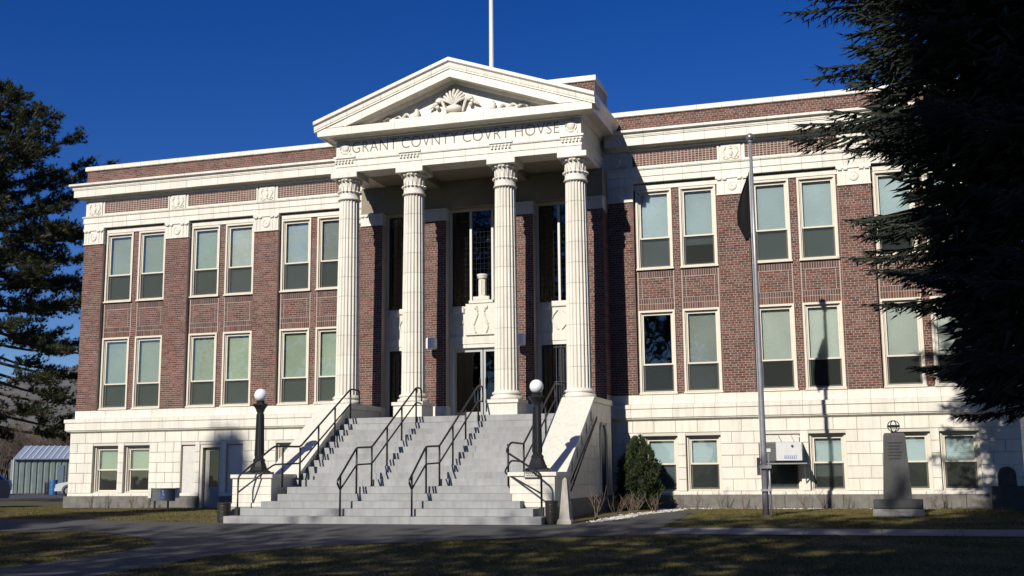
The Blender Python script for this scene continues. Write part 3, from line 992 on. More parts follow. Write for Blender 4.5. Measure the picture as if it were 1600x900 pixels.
def drum(z0, z1):
    nf = 20; seg = 6
    def rad(z): return RB + (RT - RB) * ((z - SH0) / (SH1 - SH0)) ** 1.3
    vs = []; fs = []
    zs = [z0 + .003, z0 + .006, z1 - .006, z1 - .003]
    n = nf * seg
    for q, z in enumerate(zs):
        r0 = rad(z) - (.004 if q in (0, 3) else 0)
        for k_ in range(n):
            u = (k_ % seg) / seg
            dep = 0 if u < .17 else math.sin(math.pi * (u - .17) / .83) ** .8 * .040
            a = 2 * math.pi * k_ / n
            vs.append(((r0 - dep) * math.cos(a), (r0 - dep) * math.sin(a), z))
    for j in range(3):
        for k_ in range(n):
            fs.append((j * n + k_, j * n + (k_ + 1) % n, (j + 1) * n + (k_ + 1) % n, (j + 1) * n + k_))
    fs.append(tuple(range(n))[::-1]); fs.append(tuple(range(3 * n, 4 * n)))
    return MB().add(vs, fs).mesh('shaft_drum', CREAM)


ND = 10
DRUMS = [drum(SH0 + (SH1 - SH0) * i / ND, SH0 + (SH1 - SH0) * (i + 1) / ND) for i in range(ND)]
base_m = MB().lathe([(.44, 0), (.47, .02), (.475, .05), (.47, .085), (.44, .105), (.40, .115), (.395, .14), (.40, .15), (.425, .165), (.43, .19), (.42, .215), (.385, .225), (.375, .24), (.365, .27)], 40).mesh('column_base', CREAM)
base_m.polygons.foreach_set('use_smooth', [True] * len(base_m.polygons))


def col_capital():
    mb = MB()
    mb.lathe([(.315, 0), (.345, .01), (.36, .03), (.345, .05), (.32, .06), (.318, .25), (.33, .27), (.315, .29), (.31, .30), (.315, .55), (.36, .60), (.40, .64), (.40, .66)], 32)
    for z, r, h_ in ((.265, .345, .075), (.60, .375, .075)):
        for k_ in range(18):
            a = 2 * math.pi * k_ / 18
            mb.blob((r * math.cos(a), r * math.sin(a), z), .055, 6, 4, (.85, .85, .55))
    for k_ in range(16):
        a = 2 * math.pi * (k_ + .5) / 16
        mb.tube([(.310 * math.cos(a), .310 * math.sin(a), .30), (.314 * math.cos(a), .314 * math.sin(a), .56)], .018, 5)
    me = mb.mesh('capital', CREAM)
    me.polygons.foreach_set('use_smooth', [True] * len(me.polygons))
    return me


CCAP = col_capital()
ABAC = MB().cham(-.44, .44, .44, -.44, 0, .17, .012).mesh('abacus', CREAM)
PLIN_M = MB().box(-.45, .45, -.45, .45, 0, .36).box(-.49, .49, -.49, .49, .361, .46).mesh('column_plinth', CREAM)
CORE_M = MB().lathe([(.27, SH0), (.25, SH1)], 16).mesh('column', CREAM)
for i, x in enumerate(COLX):
    c = put('column', CORE_M, CH, (x, CYL, 0))
    for me in DRUMS: put('shaft_drum', me, c)
    put('column_base', base_m, c, (0, 0, 2.952))
    put('capital', CCAP, c, (0, 0, SH1))
    put('abacus', ABAC, c, (0, 0, 9.882))
    if i in (1, 2): put('column_plinth', PLIN_M, c, (0, 0, FZ - .008))
# ---- portico entablature
EX, EY = 3.90, -2.90
PARCH = [(-.75, 10.055), (.0, 10.055), (.0, 10.22), (.02, 10.225), (.02, 10.40), (.05, 10.42), (.06, 10.455), (.03, 10.47), (-.75, 10.47)]
PFRZ = [(-.7, 10.472), (.0, 10.472), (.0, 11.05), (-.7, 11.05)]
PBED = [(-.7, 11.052), (.03, 11.052), (.06, 11.075), (.06, 11.10), (.14, 11.145), (-.7, 11.145)]
PCOR = [(-.7, 11.147), (.15, 11.147), (.38, 11.16), (.385, 11.14), (.44, 11.14), (.44, 11.375), (.0, 11.40), (-.7, 11.40)]
for nm, pr, blk in (('entablature_architrave', PARCH, .72), ('entablature_frieze', PFRZ, 1.5), ('entablature_bed_moulding', PBED, 8), ('entablature_cornice', PCOR, .68)):
    run(nm, pr, -EX, EX, EY, blk, ma_in=1, mb_in=1, gap=.006)
    for s in (-1, 1):
        ret(nm + '_return', pr, s * EX, s, EY, -.16)
for s in (-1, 1):   # cyma along the eaves of the portico roof
    ret('eaves_cyma', [(.0, 11.41), (.44, 11.378), (.46, 11.41), (.52, 11.48), (.545, 11.56), (.545, 11.60), (.0, 11.72)], s * EX, s, EY - .44, -.16, miter=0)
dn = MB()
x = -3.86
while x < 3.85:
    dn.box(x, x + .05, EY - .075, EY, 11.085, 11.13); x += .085
kind(dn.build('dentil_row', CREAMR, CH), 'stuff')
for x in COLX:   # guttae
    g_ = MB(); g_.box(x - .36, x + .36, EY - .045, EY, 10.505, 10.56)
    for k_ in range(6):
        xx = x - .27 + k_ * .108
        g_.lathe([(.034, 0), (.026, .05), (.022, .09)], 8, (xx, EY - .04, 10.335)); g_.box(xx - .03, xx + .03, EY - .06, EY - .02, 10.42, 10.46)
    g_.build('guttae', CREAM, CH)
for s in (-1, 1):
    mb = MB(); c = s * 3.60
    mb.cham(c - .20, c + .20, EY, EY - .025, 10.50, 10.66, .01)
    mb.blob((c, EY - .01, 10.86), .13, 12, 6, (1, .35, 1.3)); mb.blob((c, EY - .01, 10.66), .1, 10, 5, (1.2, .4, .5))
    for q in (-1, 1):
        mb.tube([(c + q * (.12 + .05 * math.sin(t * 5)), EY - .015, 10.70 + .30 * t) for t in [i / 8 for i in range(9)]], .016, 5)
    mb.build('shield_carving', CREAMR, CH)
# inscription
cu = bpy.data.curves.new('inscription', 'FONT')
cu.body = 'GRANT COVNTY COVRT HOVSE'
cu.size = .5; cu.extrude = .004; cu.offset = -.006; cu.space_word = .75; cu.space_character = 1.06
to = bpy.data.objects.new('tmp_text', cu); COL.objects.link(to)
dg = bpy.context.evaluated_depsgraph_get(); dg.update()
tm = bpy.data.meshes.new_from_object(to.evaluated_get(dg)); COL.objects.unlink(to); bpy.data.objects.remove(to)
co = np.zeros(len(tm.vertices) * 3); tm.vertices.foreach_get('co', co); co = co.reshape(-1, 3)
mn, mx = co.min(0), co.max(0)
nx = -3.36 + (co[:, 0] - mn[0]) / (mx[0] - mn[0]) * (3.25 + 3.36)
nz_ = 10.645 + (co[:, 1] - mn[1]) / (mx[1] - mn[1]) * .345
out = np.stack([nx, EY - .003 - co[:, 2] * .5, nz_], 1)
tm.vertices.foreach_set('co', out.ravel()); tm.update(); tm.materials.clear(); tm.materials.append(LETTER); tm.name = 'inscription'
# one part for each letter
nvt = len(tm.vertices)
par = list(range(nvt))


def find(i):
    while par[i] != i:
        par[i] = par[par[i]]; i = par[i]
    return i


for e in tm.edges:
    a, b = find(e.vertices[0]), find(e.vertices[1])
    if a != b: par[a] = b
grp = {}
for p_ in tm.polygons:
    grp.setdefault(find(p_.vertices[0]), []).append(list(p_.vertices))
cvt = [tuple(v.co) for v in tm.vertices]
for root_, polys in grp.items():
    ids = sorted({i for q in polys for i in q}); mp_ = {v: i for i, v in enumerate(ids)}
    MB().add([cvt[i] for i in ids], [tuple(mp_[i] for i in q) for q in polys]).build('inscription_letter', LETTER, CH)
# ---- pediment
SL = .352


def rake(name, prof, y0, xa, xb, blk, zapex, ma=CREAM):
    """prof (o, dz) measured from the apex line; follows z = zapex - SL*|x|"""
    for s in (-1, 1):
        n = max(1, round((xb - xa) / blk)); w = (xb - xa) / n
        for i in range(n):
            a = xa + i * w + (.003 if i else 0); b = xa + (i + 1) * w - .003
            A = [(s * a, y0 - o, zapex - SL * a + d) for o, d in prof]
            B = [(s * b, y0 - o, zapex - SL * b + d) for o, d in prof]
            P(MB().prism(A, B), name, ma, fix=True)


rake('raking_corona', [(-.25, -.57), (.10, -.57), (.38, -.555), (.385, -.575), (.44, -.575), (.44, -.335), (-.25, -.335)], EY, 0, 3.42, .55, 13.16)
rake('raking_bed_moulding', [(-.1, -.66), (.03, -.66), (.09, -.575), (-.1, -.575)], EY, 0, 3.15, 1.6, 13.16)
rake('raking_cyma', [(-.25, -.333), (.45, -.333), (.47, -.325), (.47, -.28), (.485, -.27), (.495, -.15), (.54, -.12), (.56, -.10), (.56, 0), (-.25, .03)], EY, 0, 4.44, .55, 13.16)
# the solid end where corona meets the horizontal cornice
for s in (-1, 1):
    A = [(3.42, 11.40), (3.42, 13.16 - SL * 3.42 - .336), (4.34, 13.16 - SL * 4.34 - .336), (4.34, 11.376)]
    A = [(max(p, 3.42), max(q, 11.376)) for p, q in A]
    MB().prism([(s * p, EY - .435, q) for p, q in A], [(s * p, EY + .1, q) for p, q in A]).build('raking_corona', CREAM, CH, fix=True)
# tympanum
tz = 13.16 - .6
TYM = MB().prism([(-3.4, EY + .06, 11.40), (3.4, EY + .06, 11.40), (0, EY + .06, tz + .06)], [(-3.4, EY + .3, 11.40), (3.4, EY + .3, 11.40), (0, EY + .3, tz + .06)]).build('tympanum', CREAM, CH, fix=True)
MB().cham(-2.05, 2.05, EY + .06, EY - .20, 11.402, 11.53, .02).build('tympanum_ledge', CREAM, CH)
yb = EY + .03
orn = MB()
# fan of gadroons over a bowl
for k_ in range(-4, 5):
    a = k_ * .24
    L_ = .50 - .03 * abs(k_)
    pts = [(math.sin(a) * L_ * t * (1 + .15 * t), yb - .06 - .10 * math.sin(math.pi * t), 11.80 + math.cos(a) * L_ * t) for t in [i / 6 for i in range(7)]]
    orn.tube(pts, .024, 7, .046)
    e = pts[-1]; orn.blob(e, .046, 8, 4)
orn.blob((0, yb - .08, 11.70), .24, 14, 7, (1.1, .7, .55)); orn.blob((0, yb - .06, 11.58), .12, 10, 5, (1.6, .8, .6))
def carve(mb_, nm, par_=None):
    return smooth_angle(mb_.build(nm, CREAMR, par_ or TYM), 50)


carve(orn, 'shell_carving')
for q in (-1, 1):
    orn = MB()
    # cornucopia scrolls
    pts = [(q * (.26 + .28 * t), yb - .05, 11.60 + .44 * math.sin(t * 2.2)) for t in [i / 9 for i in range(10)]]
    orn.tube(pts, .035, 7, .085)
    for cx, cz, rr in ((.46, 11.98, .075), (.58, 11.90, .07), (.68, 11.84, .06), (.53, 11.80, .07), (.39, 12.02, .06), (.75, 11.80, .045)):
        orn.blob((q * cx, yb - .07, cz), rr, 9, 5, (1, .8, .9))
    for k_ in range(4):
        orn.tube([(q * (.50 + .03 * k_), yb - .06, 11.85), (q * (.66 + .05 * k_), yb - .09, 11.93 - .05 * k_)], .016, 5, .022)
    carve(orn, 'cornucopia_carving'); orn = MB()
    # outer urn and leaf scrolls
    orn.blob((q * 1.22, yb - .05, 11.66), .10, 10, 6, (1, .7, 1.35)); orn.blob((q * 1.22, yb - .05, 11.80), .05, 8, 4, (1.3, .7, .7))
    for sx, am in ((1.42, .12), (1.72, .09), (2.02, .06)):
        pts = [(q * (sx + .26 * t), yb - .05, 11.56 + am * math.sin(math.pi * t) + .02) for t in [i / 7 for i in range(8)]]
        orn.tube(pts, .035, 6); orn.blob((q * (sx + .27), yb - .05, 11.58), .05, 8, 4)
    orn.tube([(q * 2.3, yb - .04, 11.50), (q * 2.6, yb - .05, 11.47)], .03, 6, .02); orn.blob((q * 2.42, yb - .05, 11.49), .05, 8, 4)
    carve(orn, 'scroll_carving')
# gable roof behind the pediment
MB().prism([(-4.42, EY + .31, 11.58), (4.42, EY + .31, 11.58), (0, EY + .31, 13.13)], [(-4.42, CY + .02, 11.58), (4.42, CY + .02, 11.58), (0, CY + .02, 13.13)]).build('portico_roof', ROOF, CH, fix=True)
# ceiling
MB().box(-3.2, 3.2, -2.2, CY + .015, 10.07, 10.3).build('portico_ceiling', SHADE_TAN, CH)
for s in (-1, 1):
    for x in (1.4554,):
        MB().box(s * x - .2, s * x + .2, -2.15, CY + .015, 9.85, 10.068).build('ceiling_beam', SHADE_TAN, CH)
# central raised parapet
core.box(-3.84, 3.84, CY + .008, .4, 10.3, 12.86)
lay(2.6, 3.84, 12.0, 12.855, CY); lay(-3.84, -2.6, 12.0, 12.855, CY)
run('coping_stone', [(-.6, 12.86), (.04, 12.86), (.05, 12.88), (.05, 13.03), (-.6, 13.05)], -3.84, 3.84, CY, .8, ma_in=1, mb_in=1)
for s in (-1, 1):
    ret('coping_return', [(-.6, 12.86), (.04, 12.86), (.05, 12.88), (.05, 13.03), (-.6, 13.05)], s * 3.84, s, CY, .9)
    x0, x1 = sorted((s * 3.84, s * 3.5)); core.box(x0, x1, .401, .9, 11.0, 12.855)
# globe sconces
for x in (-1.44, 1.43):
    so = MB().box(x - .06, x + .06, CY - .14, CY, 4.72, 4.84).build('wall_lamp', BLACK, CH)
    MB().lathe([(.05, -.18), (.16, -.17), (.175, -.13), (.175, .13), (.16, .17), (.05, .18)], 20, (x, CY - .30, 4.85)).build('lamp_shade', GLOBE, so, smooth=False)
core.build('mortar_wall', MORTAR, CH)
for s in (-1, 1):
    core2[s].build('basement_wall', mat('joint_shadow_cream', (.60, .56, .48), .9), CH)
# ---- bricks: the 300 that show largest stand alone, the others are joined
allb = [(t, b) for t, L_ in brick_bins.items() for b in L_]


def shows(b):
    w = b[1] - b[0]; d = math.dist(((b[0] + b[1]) / 2, b[4], (b[2] + b[3]) / 2), CAM)
    return w / d


cand = [i for i, (t, b) in enumerate(allb) if t == 'mixed' and abs((b[1] - b[0]) - (.215 - BJ)) < .004 and 4.9 < b[0] < 12.0 and b[2] < 9]
cand.sort(key=lambda i: -shows(allb[i][1]))
solo = set(cand[:300])
BM_ = {'mixed': BRICK, 'red': BRICKR, 'grey': BRICKG}
bw = .215 - BJ
bh = None
BRM = MB().cham(-.5, .5, .02, 0, -.5, .5, .004).mesh('brick', BRICK)
# a unit brick scaled to the laid size
for i in solo:
    b = allb[i][1]
    put('brick', BRM, CH, ((b[0] + b[1]) / 2, b[4] + random.uniform(-.0015, .0015), (b[2] + b[3]) / 2), None, (b[1] - b[0], 1, b[3] - b[2]))
for s, t in [(s, t) for s in (-1, 1) for t in brick_bins]:
    mb = MB()
    for i, (tt, b) in enumerate(allb):
        if tt != t or i in solo: continue
        if ((b[0] + b[1]) / 2 >= 0) != (s > 0): continue
        j = random.uniform(-.002, .002)
        x0, x1, z0, z1, y = b; y += j
        mb.add([(x0, y, z0), (x1, y, z0), (x1, y, z1), (x0, y, z1), (x0, y + .02, z0), (x1, y + .02, z0), (x1, y + .02, z1), (x0, y + .02, z1)],
               [(0, 1, 2, 3), (0, 4, 5, 1), (1, 5, 6, 2), (2, 6, 7, 3), (3, 7, 4, 0)])
    if mb.v:
        kind(mb.build('brickwork', BM_[t], CH), 'stuff')

# ------------------------------------------------------------------ roof flagpole
rp = thing('roof_flagpole', 'white flagpole rising from the roof behind the pediment', 'flagpole', (0, .66, 11.15))
MB().lathe([(.09, 0), (.085, 3), (.06, 9), (.055, 9.2)], 14).build('pole', ALU, rp, smooth=True)
MB().blob((0, 0, 9.3), .11, 14, 8).build('finial', ALU, rp, smooth=True)
MB().lathe([(.2, 0), (.2, .05), (.12, .08), (.12, .3)], 14).build('pole_foot', ALU, rp)

# ------------------------------------------------------------------ handrails
RR = .026


def curve(pts, n=3):
    """round the corners of a polyline a little"""
    pts = [Vector(p) for p in pts]; out = [pts[0]]
    for a, b, c in zip(pts, pts[1:], pts[2:]):
        d0 = min(.10, (b - a).length * .4); d1 = min(.10, (c - b).length * .4)
        p0 = b + (a - b).normalized() * d0; p1 = b + (c - b).normalized() * d1
        for i in range(n + 1):
            t = i / n; out.append(p0 * (1 - t) ** 2 + b * 2 * t * (1 - t) + p1 * t * t)
    return out + [pts[-1]]


def step_z(y):
    if y < -8.4: return terr(y)
    if y < -7.16: return -.3 + RI * (int((y + 8.4) / .31) + 1)
    if y < -6.3: return .57
    if y < -3.3: return min(2.49, .57 + RI * (int((y + 6.3) / .3) + 1))
    return FZ


def rail_thing(x, label):
    t = thing('handrail', label, 'handrail', (x, -8.2, -.13), 0, 'black pipe handrails of the front stairs')
    off = Vector((x, -8.2, -.13))
    loc = lambda p: Vector(p) - off
    top = [(x, -8.22, .52), (x, -8.42, .70), (x, -7.30, 1.55), (x, -6.38, 1.58), (x, -3.35, 3.33), (x, -2.95, 3.33), (x, -2.95, 2.9)]
    MB().tube([loc(p) for p in curve(top)], RR, 8).build('top_rail', RAILM, t, smooth=True)
    mid = [(x, -8.22, .52), (x, -7.30, 1.12), (x, -6.38, 1.15), (x, -3.35, 2.90), (x, -2.95, 2.90)]
    MB().tube([loc(p) for p in curve(mid)], RR * .85, 8).build('mid_rail', RAILM, t, smooth=True)
    for y, zt in ((-8.22, .86), (-7.30, 1.55), (-6.38, 1.58), (-5.40, 2.14), (-4.40, 2.72), (-3.35, 3.33)):
        MB().tube([loc((x, y, step_z(y) - .01)), loc((x, y, zt))], RR, 8).build('post', RAILM, t, smooth=True)
        MB().lathe([(.05, 0), (.05, .012), (.03, .02)], 10, loc((x, y, step_z(y) - .002))).build('base_flange', RAILM, t)
    return t


rail_thing(-1.02, 'black pipe handrail in mid stairs, the one nearer the basement door')
rail_thing(.87, 'black pipe handrail in mid stairs, the one nearer the concrete obelisk')


def side_rail(s, label):
    x = s * 3.12
    xo = -4.0 if s < 0 else 4.04
    x2 = -3.4 if s < 0 else 3.02
    t = thing('handrail', label, 'handrail', (xo, -7.98, terr(-8)), 0, 'black pipe handrails of the front stairs')
    off = Vector((xo, -7.98, terr(-8)))
    loc = lambda p: Vector(p) - off
    yb = -7.98
    if s < 0:
        top = [(xo, yb, -.0), (xo, yb, .86), (x2, -7.25, 1.62), (x, -6.35, 1.62), (x, -3.3, 3.35), (x, -2.7, 3.35), (x, -2.7, 2.96)]
        low = [(xo, yb, .45), (x2, -7.25, 1.15), (x, -6.35, 1.18), (x, -3.3, 2.92)]
    else:
        top = [(xo, yb, -.1), (xo, yb, .84), (2.95, -7.3, 1.40), (3.05, -7.2, 1.62), (x, -6.35, 1.60), (x, -3.3, 3.33), (x, -2.7, 3.33), (x, -2.7, 2.96)]
        low = [(xo, yb, .40), (2.92, -7.35, .90), (3.05, -7.2, 1.18), (x, -6.35, 1.16), (x, -3.3, 2.90)]
    MB().tube([loc(p) for p in curve(top)], RR, 8).build('top_rail', RAILM, t, smooth=True)
    MB().tube([loc(p) for p in curve(low)], RR * .85, 8).build('mid_rail', RAILM, t, smooth=True)
    zb = -.126 if s > 0 else -.126
    MB().box(*[v for pr in zip(loc((xo - .05, yb - .05, terr(yb) - .02)), loc((xo + .05, yb + .05, .08))) for v in pr]).build('post_shoe', RAILM, t)
    for y, zt in ((-7.2, 1.62), (-6.35, 1.60), (-5.3, 2.20), (-4.3, 2.77), (-3.3, 3.34)):
        xx = x2 * .92 if (y == -7.2 and s < 0) else x
        if y == -7.2: xx = -3.17 if s < 0 else 2.98
        MB().tube([loc((xx, y, (.57 if y < -6.4 else step_z(y)) - .01)), loc((xx, y, zt - (.04 if y == -7.2 else 0)))], RR, 8).build('post', RAILM, t, smooth=True)
    return t


side_rail(-1, 'black pipe handrail bending round the pedestal nearest the basement door')
side_rail(1, 'black pipe handrail bending round the pedestal with the small plaque')
# sloping rail fixed to the outer side of the cheek wall
t = thing('cheek_wall_rail', 'thin dark rail sloping up the outer side of the stair cheek wall', 'handrail', (4.2, -6.2, .3))
for dz in (0, .22):
    MB().tube([(0.02, .25, .12 + dz), (.02, 3.2, 2.04 + dz * .2)], .02, 6).build('rail_bar', RAILM, t, smooth=True)
for q in (.1, .5, .9):
    y = .25 + 2.95 * q; z = .12 + 1.92 * q
    MB().tube([(-.045, y, z), (.02, y, z), (.02, y, z + .22 - .176 * q)], .014, 6).build('rail_bracket', RAILM, t)

# ------------------------------------------------------------------ lamp posts
lp_meshes = None


def lamp(x, y, z, label):
    t = thing('lamp_post', label, 'lamp post', (x, y, z), 0, 'globe lamps on the stair pedestals')
    b = MB(); b.box(-.29, .29, -.29, .29, 0, .06)
    b.build('foot_plate', BLACK, t)
    sh_ = MB(); sh_.lathe([(.33, .0), (.30, .03), (.245, .05), (.24, .09), (.215, .12), (.19, .19), (.165, .25), (.155, .28), (.165, .30), (.16, .33), (.122, .36), (.092, 1.58), (.115, 1.60), (.12, 1.64), (.16, 1.70), (.20, 1.745), (.21, 1.76), (.21, 1.785), (.12, 1.80), (.10, 1.83), (.12, 1.85), (.12, 1.865), (.06, 1.875)], 8, (0, 0, .06))
    smooth_angle(sh_.build('post', BLACK, t), 20)
    fl = MB()
    for k_ in range(8):
        a = 2 * math.pi * (k_ + .5) / 8
        fl.tube([(.116 * math.cos(a), .116 * math.sin(a), .48), (.090 * math.cos(a), .090 * math.sin(a), 1.58)], .014, 5)
    fl.build('fluting', BLACK, t)
    MB().lathe([(max(.002, .172 * math.sin(math.pi * j / 18)), 2.085 - .172 * math.cos(math.pi * j / 18)) for j in range(19)], 28).build('globe', GLOBE, t, smooth=True)
    return t


lamp(3.64, -6.92, .90, 'black iron lamp post with white globe on the pedestal with the plaque')
lamp(-4.02, -6.92, .90, 'black iron lamp post with white globe on the pedestal near the basement door')

# ------------------------------------------------------------------ small furniture
t = thing('wall_plaque', 'small framed grey plaque on the cap of the stair pedestal', 'plaque', (3.66, -7.50, .84))
MB().box(-.19, .19, -.012, 0, -.075, .055).build('plaque_frame', mat('plaque_dark', (.06, .06, .055), .6), t)
pl = MB().box(-.17, .17, -.016, -.0125, -.060, .040).build('plaque_face', mat('plaque_face', (.55, .53, .46), .6), t)
for r_, zz in enumerate((.012, -.035)):
    gl_ = MB()
    for k_ in range(6 - r_):
        xx = -.14 + k_ * .05 + r_ * .02; gl_.box(xx, xx + .032, -.0195, -.0165, zz, zz + .022)
    kind(gl_.build('plaque_lettering', mat('plaque_ink', (.05, .05, .05), .7), pl), 'stuff')


def bin_(x, y, z, label, h, r_):
    t = thing('litter_bin', label, 'litter bin', (x, y, z), 0, 'dark litter bins beside the stairs')
    M = mat('dark_brown_bin', (.030, .022, .018), .5, var=.4, scale=9)
    MB().lathe([(r_ * .92, 0), (r_ * .95, .02), (r_, h * .9), (r_ * 1.05, h * .92), (r_ * 1.05, h * .97), (r_ * .95, h), (r_ * .85, h), (r_ * .82, h * .6)], 22).build('bin_body', M, t, smooth=False)
    ri = MB()
    for zz in (.15, .5, .8): ri.lathe([(r_ * .99, zz * h), (r_ * 1.02, zz * h + .01), (r_ * 1.0, zz * h + .02)], 22, cap=False)
    ri.build('bin_band', M, t)


bin_(4.28, -7.98, terr(-7.98), 'dark brown cylindrical bin beside the concrete obelisk', .54, .15)
bin_(-4.42, -7.92, terr(-7.92), 'black cylindrical bin beside the bottom step near the basement door', .50, .17)
t = thing('obelisk', 'slender pale concrete obelisk beside the stair pedestal', 'obelisk', (4.58, -7.85, terr(-7.85)))
OB = mat('pale_concrete', (.42, .39, .33), .85, var=.2, scale=6, bump=.2)


def taper(mb, w0, w1, z0, z1):
    return mb.prism([(-w0, -w0, z0), (w0, -w0, z0), (w0, w0, z0), (-w0, w0, z0)], [(-w1, -w1, z1), (w1, -w1, z1), (w1, w1, z1), (-w1, w1, z1)])


taper(taper(MB(), .18, .17, -.05, .06), .17, .13, .06, .12).build('obelisk_base', OB, t, fix=True)
taper(MB(), .125, .05, .12, 1.0).build('shaft', OB, t, fix=True)
taper(MB(), .05, .012, 1.0, 1.06).build('tip', OB, t, fix=True)

# flagpole in front of the wing
FPX_, FPY_ = 8.95, -5.6
t = thing('flagpole', 'tall grey steel flagpole with ball finial on the lawn', 'flagpole', (FPX_, FPY_, terr(FPY_)))
MB().lathe([(.078, -.05), (.074, 1.6), (.054, 6), (.038, 9.3)], 14).build('pole', STEEL, t, smooth=True)
MB().blob((0, 0, 9.42), .105, 16, 10).build('ball_finial', mat('ball_metal', (.35, .35, .35), .3, metal=.7), t, smooth=True)
MB().lathe([(.05, 9.28), (.06, 9.30), (.06, 9.33), (.03, 9.34)], 12).build('truck_cap', STEEL, t)
MB().tube([(.13, -.02, -.08), (.12, -.02, 1.52)], .026, 8).build('conduit', STEEL, t, smooth=True)
MB().box(-.10, .18, -.13, -.05, 1.16, 1.24).box(-.09, .17, -.12, -.05, .62, .67).build('clamp', STEEL, t)
MB().box(-.16, -.085, -.11, .02, 1.0, 1.42).build('winch_box', mat('dark_grey_box', (.08, .08, .085), .5), t)
MB().lathe([(.16, -.06), (.15, .03), (.10, .06)], 14).build('pole_foot', mat('rust_foot', (.10, .06, .04), .9), t)
MB().tube([(-.07, -.03, 1.3), (-.06, -.03, 9.2)], .006, 5).build('halyard', mat('white_rope', (.6, .6, .58), .9), t)
# limp black flag
t = thing('flag', 'limp black flag hanging folded against the steel flagpole', 'flag', (FPX_, FPY_, 7.0))
nu, nv = 14, 20
vs = []; fs = []
for j in range(nv + 1):
    v = j / nv
    z = 8.33 - 7.0 - v * 1.62
    wmax = .04 + .30 * math.sin(min(1, v * 1.25) * math.pi * .62) * (1 - max(0, v - .75) * 2.6)
    for i in range(nu + 1):
        u = i / nu
        xx = -.05 - u * wmax
        yy = -.02 + .045 * math.sin(u * 9 + v * 2.0) * (.3 + u) + .02 * math.sin(v * 7)
        vs.append((xx, yy, z - u * .10 * (1 + v)))
for j in range(nv):
    for i in range(nu):
        a = j * (nu + 1) + i; fs.append((a, a + 1, a + nu + 2, a + nu + 1))
fo = MB().add(vs, fs).build('flag_cloth', mat('black_flag_cloth', (.004, .004, .005), 1.0), t, smooth=True)
sm = fo.modifiers.new('thick', 'SOLIDIFY'); sm.thickness = .006
MB().tube([(-.05, -.02, 1.34), (-.05, -.02, -.28)], .008, 5).build('hoist_edge', mat('white_rope', (.6, .6, .58), .9), t)

# window cooler
AX0, AX1, AYF = 8.38, 9.56, -.92
ACZ0, ACZ1 = 1.15, 1.66
t = thing('window_cooler', 'white box cooler with grey louvred end mounted outside a basement window', 'cooler', ((AX0 + AX1) / 2, AYF + .35, ACZ0))
o_ = Vector(((AX0 + AX1) / 2, AYF + .35, ACZ0))
WHT = mat('cooler_white', (.62, .62, .61), .5, var=.08)
GRY = mat('cooler_grey', (.11, .11, .11), .6)
lx = AX0 + .48


def lb(x0, x1, y0, y1, z0, z1): return MB().box(x0 - o_.x, x1 - o_.x, y0 - o_.y, y1 - o_.y, z0 - o_.z, z1 - o_.z)


lb(lx + .002, AX1, AYF, -.26, ACZ0, ACZ1).build('cabinet', WHT, t)
lb(AX0, lx, AYF + .02, -.26, ACZ0, ACZ1).build('louvre_section', GRY, t)
for k_ in range(9):
    lb(AX0 + .03, lx - .03, AYF + .008, AYF + .019, ACZ0 + .05 + k_ * .05, ACZ0 + .075 + k_ * .05).build('louvre', GRY, t)
lb(AX0 + .2, AX0 + .33, AYF - .002, AYF + .007, ACZ0 + .24, ACZ0 + .34).build('rating_label', WHT, t)
lb(lx + .22, lx + .56, AYF - .004, AYF - .001, ACZ0 + .05, ACZ0 + .14).build('maker_badge', mat('badge_blue', (.10, .14, .42), .5), t)
bd = lb(lx + .235, lx + .545, AYF - .007, AYF - .0045, ACZ0 + .06, ACZ0 + .13).build('maker_badge_face', mat('badge_face', (.60, .60, .66), .5), t)
lt = MB()
for k_ in range(5):
    xx = lx + .25 + k_ * .058 - o_.x; lt.box(xx, xx + .035, AYF - .0095 - o_.y, AYF - .0075 - o_.y, .075, .115)
lt.build('badge_lettering', mat('badge_blue', (.10, .14, .42), .5), bd)
MB().blob((lx + .45 - o_.x, AYF - .01 - o_.y, ACZ1 - .11 - o_.z), .035, 10, 6).build('knob', BLACK, t)
lb(AX0 - .05, AX1 + .12, AYF + .02, -.26, ACZ0 - .10, ACZ0 - .065).build('shelf', STEEL, t)
for x in (AX0 + .05, AX1 + .05):
    MB().tube([(x - o_.x, AYF + .08 - o_.y, -.10), (x - o_.x, -.27 - o_.y, -.62)], .018, 6).build('bracket', STEEL, t)
for x in (lx + .15, lx + .5):
    MB().tube([(x - .12 - o_.x, -.27 - o_.y, .72), (x - o_.x, AYF + .2 - o_.y, ACZ1 - o_.z)], .01, 6).build('stay_rod', STEEL, t)
lb(AX0 + .04, AX1 - .1, -.255, -.235, ACZ1 + .02, 1.88).build('filler_board', mat('white_board', (.66, .63, .57), .7), t)

# low sign by the basement door
t = thing('low_sign', 'low blue-grey sign board on two posts below the basement windows', 'sign', (-10.58, -1.5, terr(-1.5)))
MB().box(-.42, .42, -.02, .02, .26, .67).build('board', mat('sign_blue_grey', (.105, .115, .115), .6, var=.3), t)
eb = MB()
eb.box(-.13, .13, -.026, -.0205, .30, .64)
ebo = eb.build('blue_panel', mat('sign_blue', (.045, .075, .18), .6), t)
em = MB(); em.blob((-.01, -.03, .58), .026, 10, 5, (1, .2, 1)); em.box(-.02, .005, -.031, -.027, .45, .55); em.box(-.02, .055, -.031, -.027, .45, .47)
em.tube([(.045 * math.cos(a) - .005, -.029, .41 + .055 * math.sin(a)) for a in [i * math.pi / 8 - 2.9 for i in range(13)]], .008, 4)
em.build('wheelchair_symbol', mat('sign_white', (.42, .45, .48), .6), ebo)
for x in (-.36, -.02 + .16):
    MB().box(x - .025, x + .025, .021, .07, -.1, .6).build('post', BLACK, t)
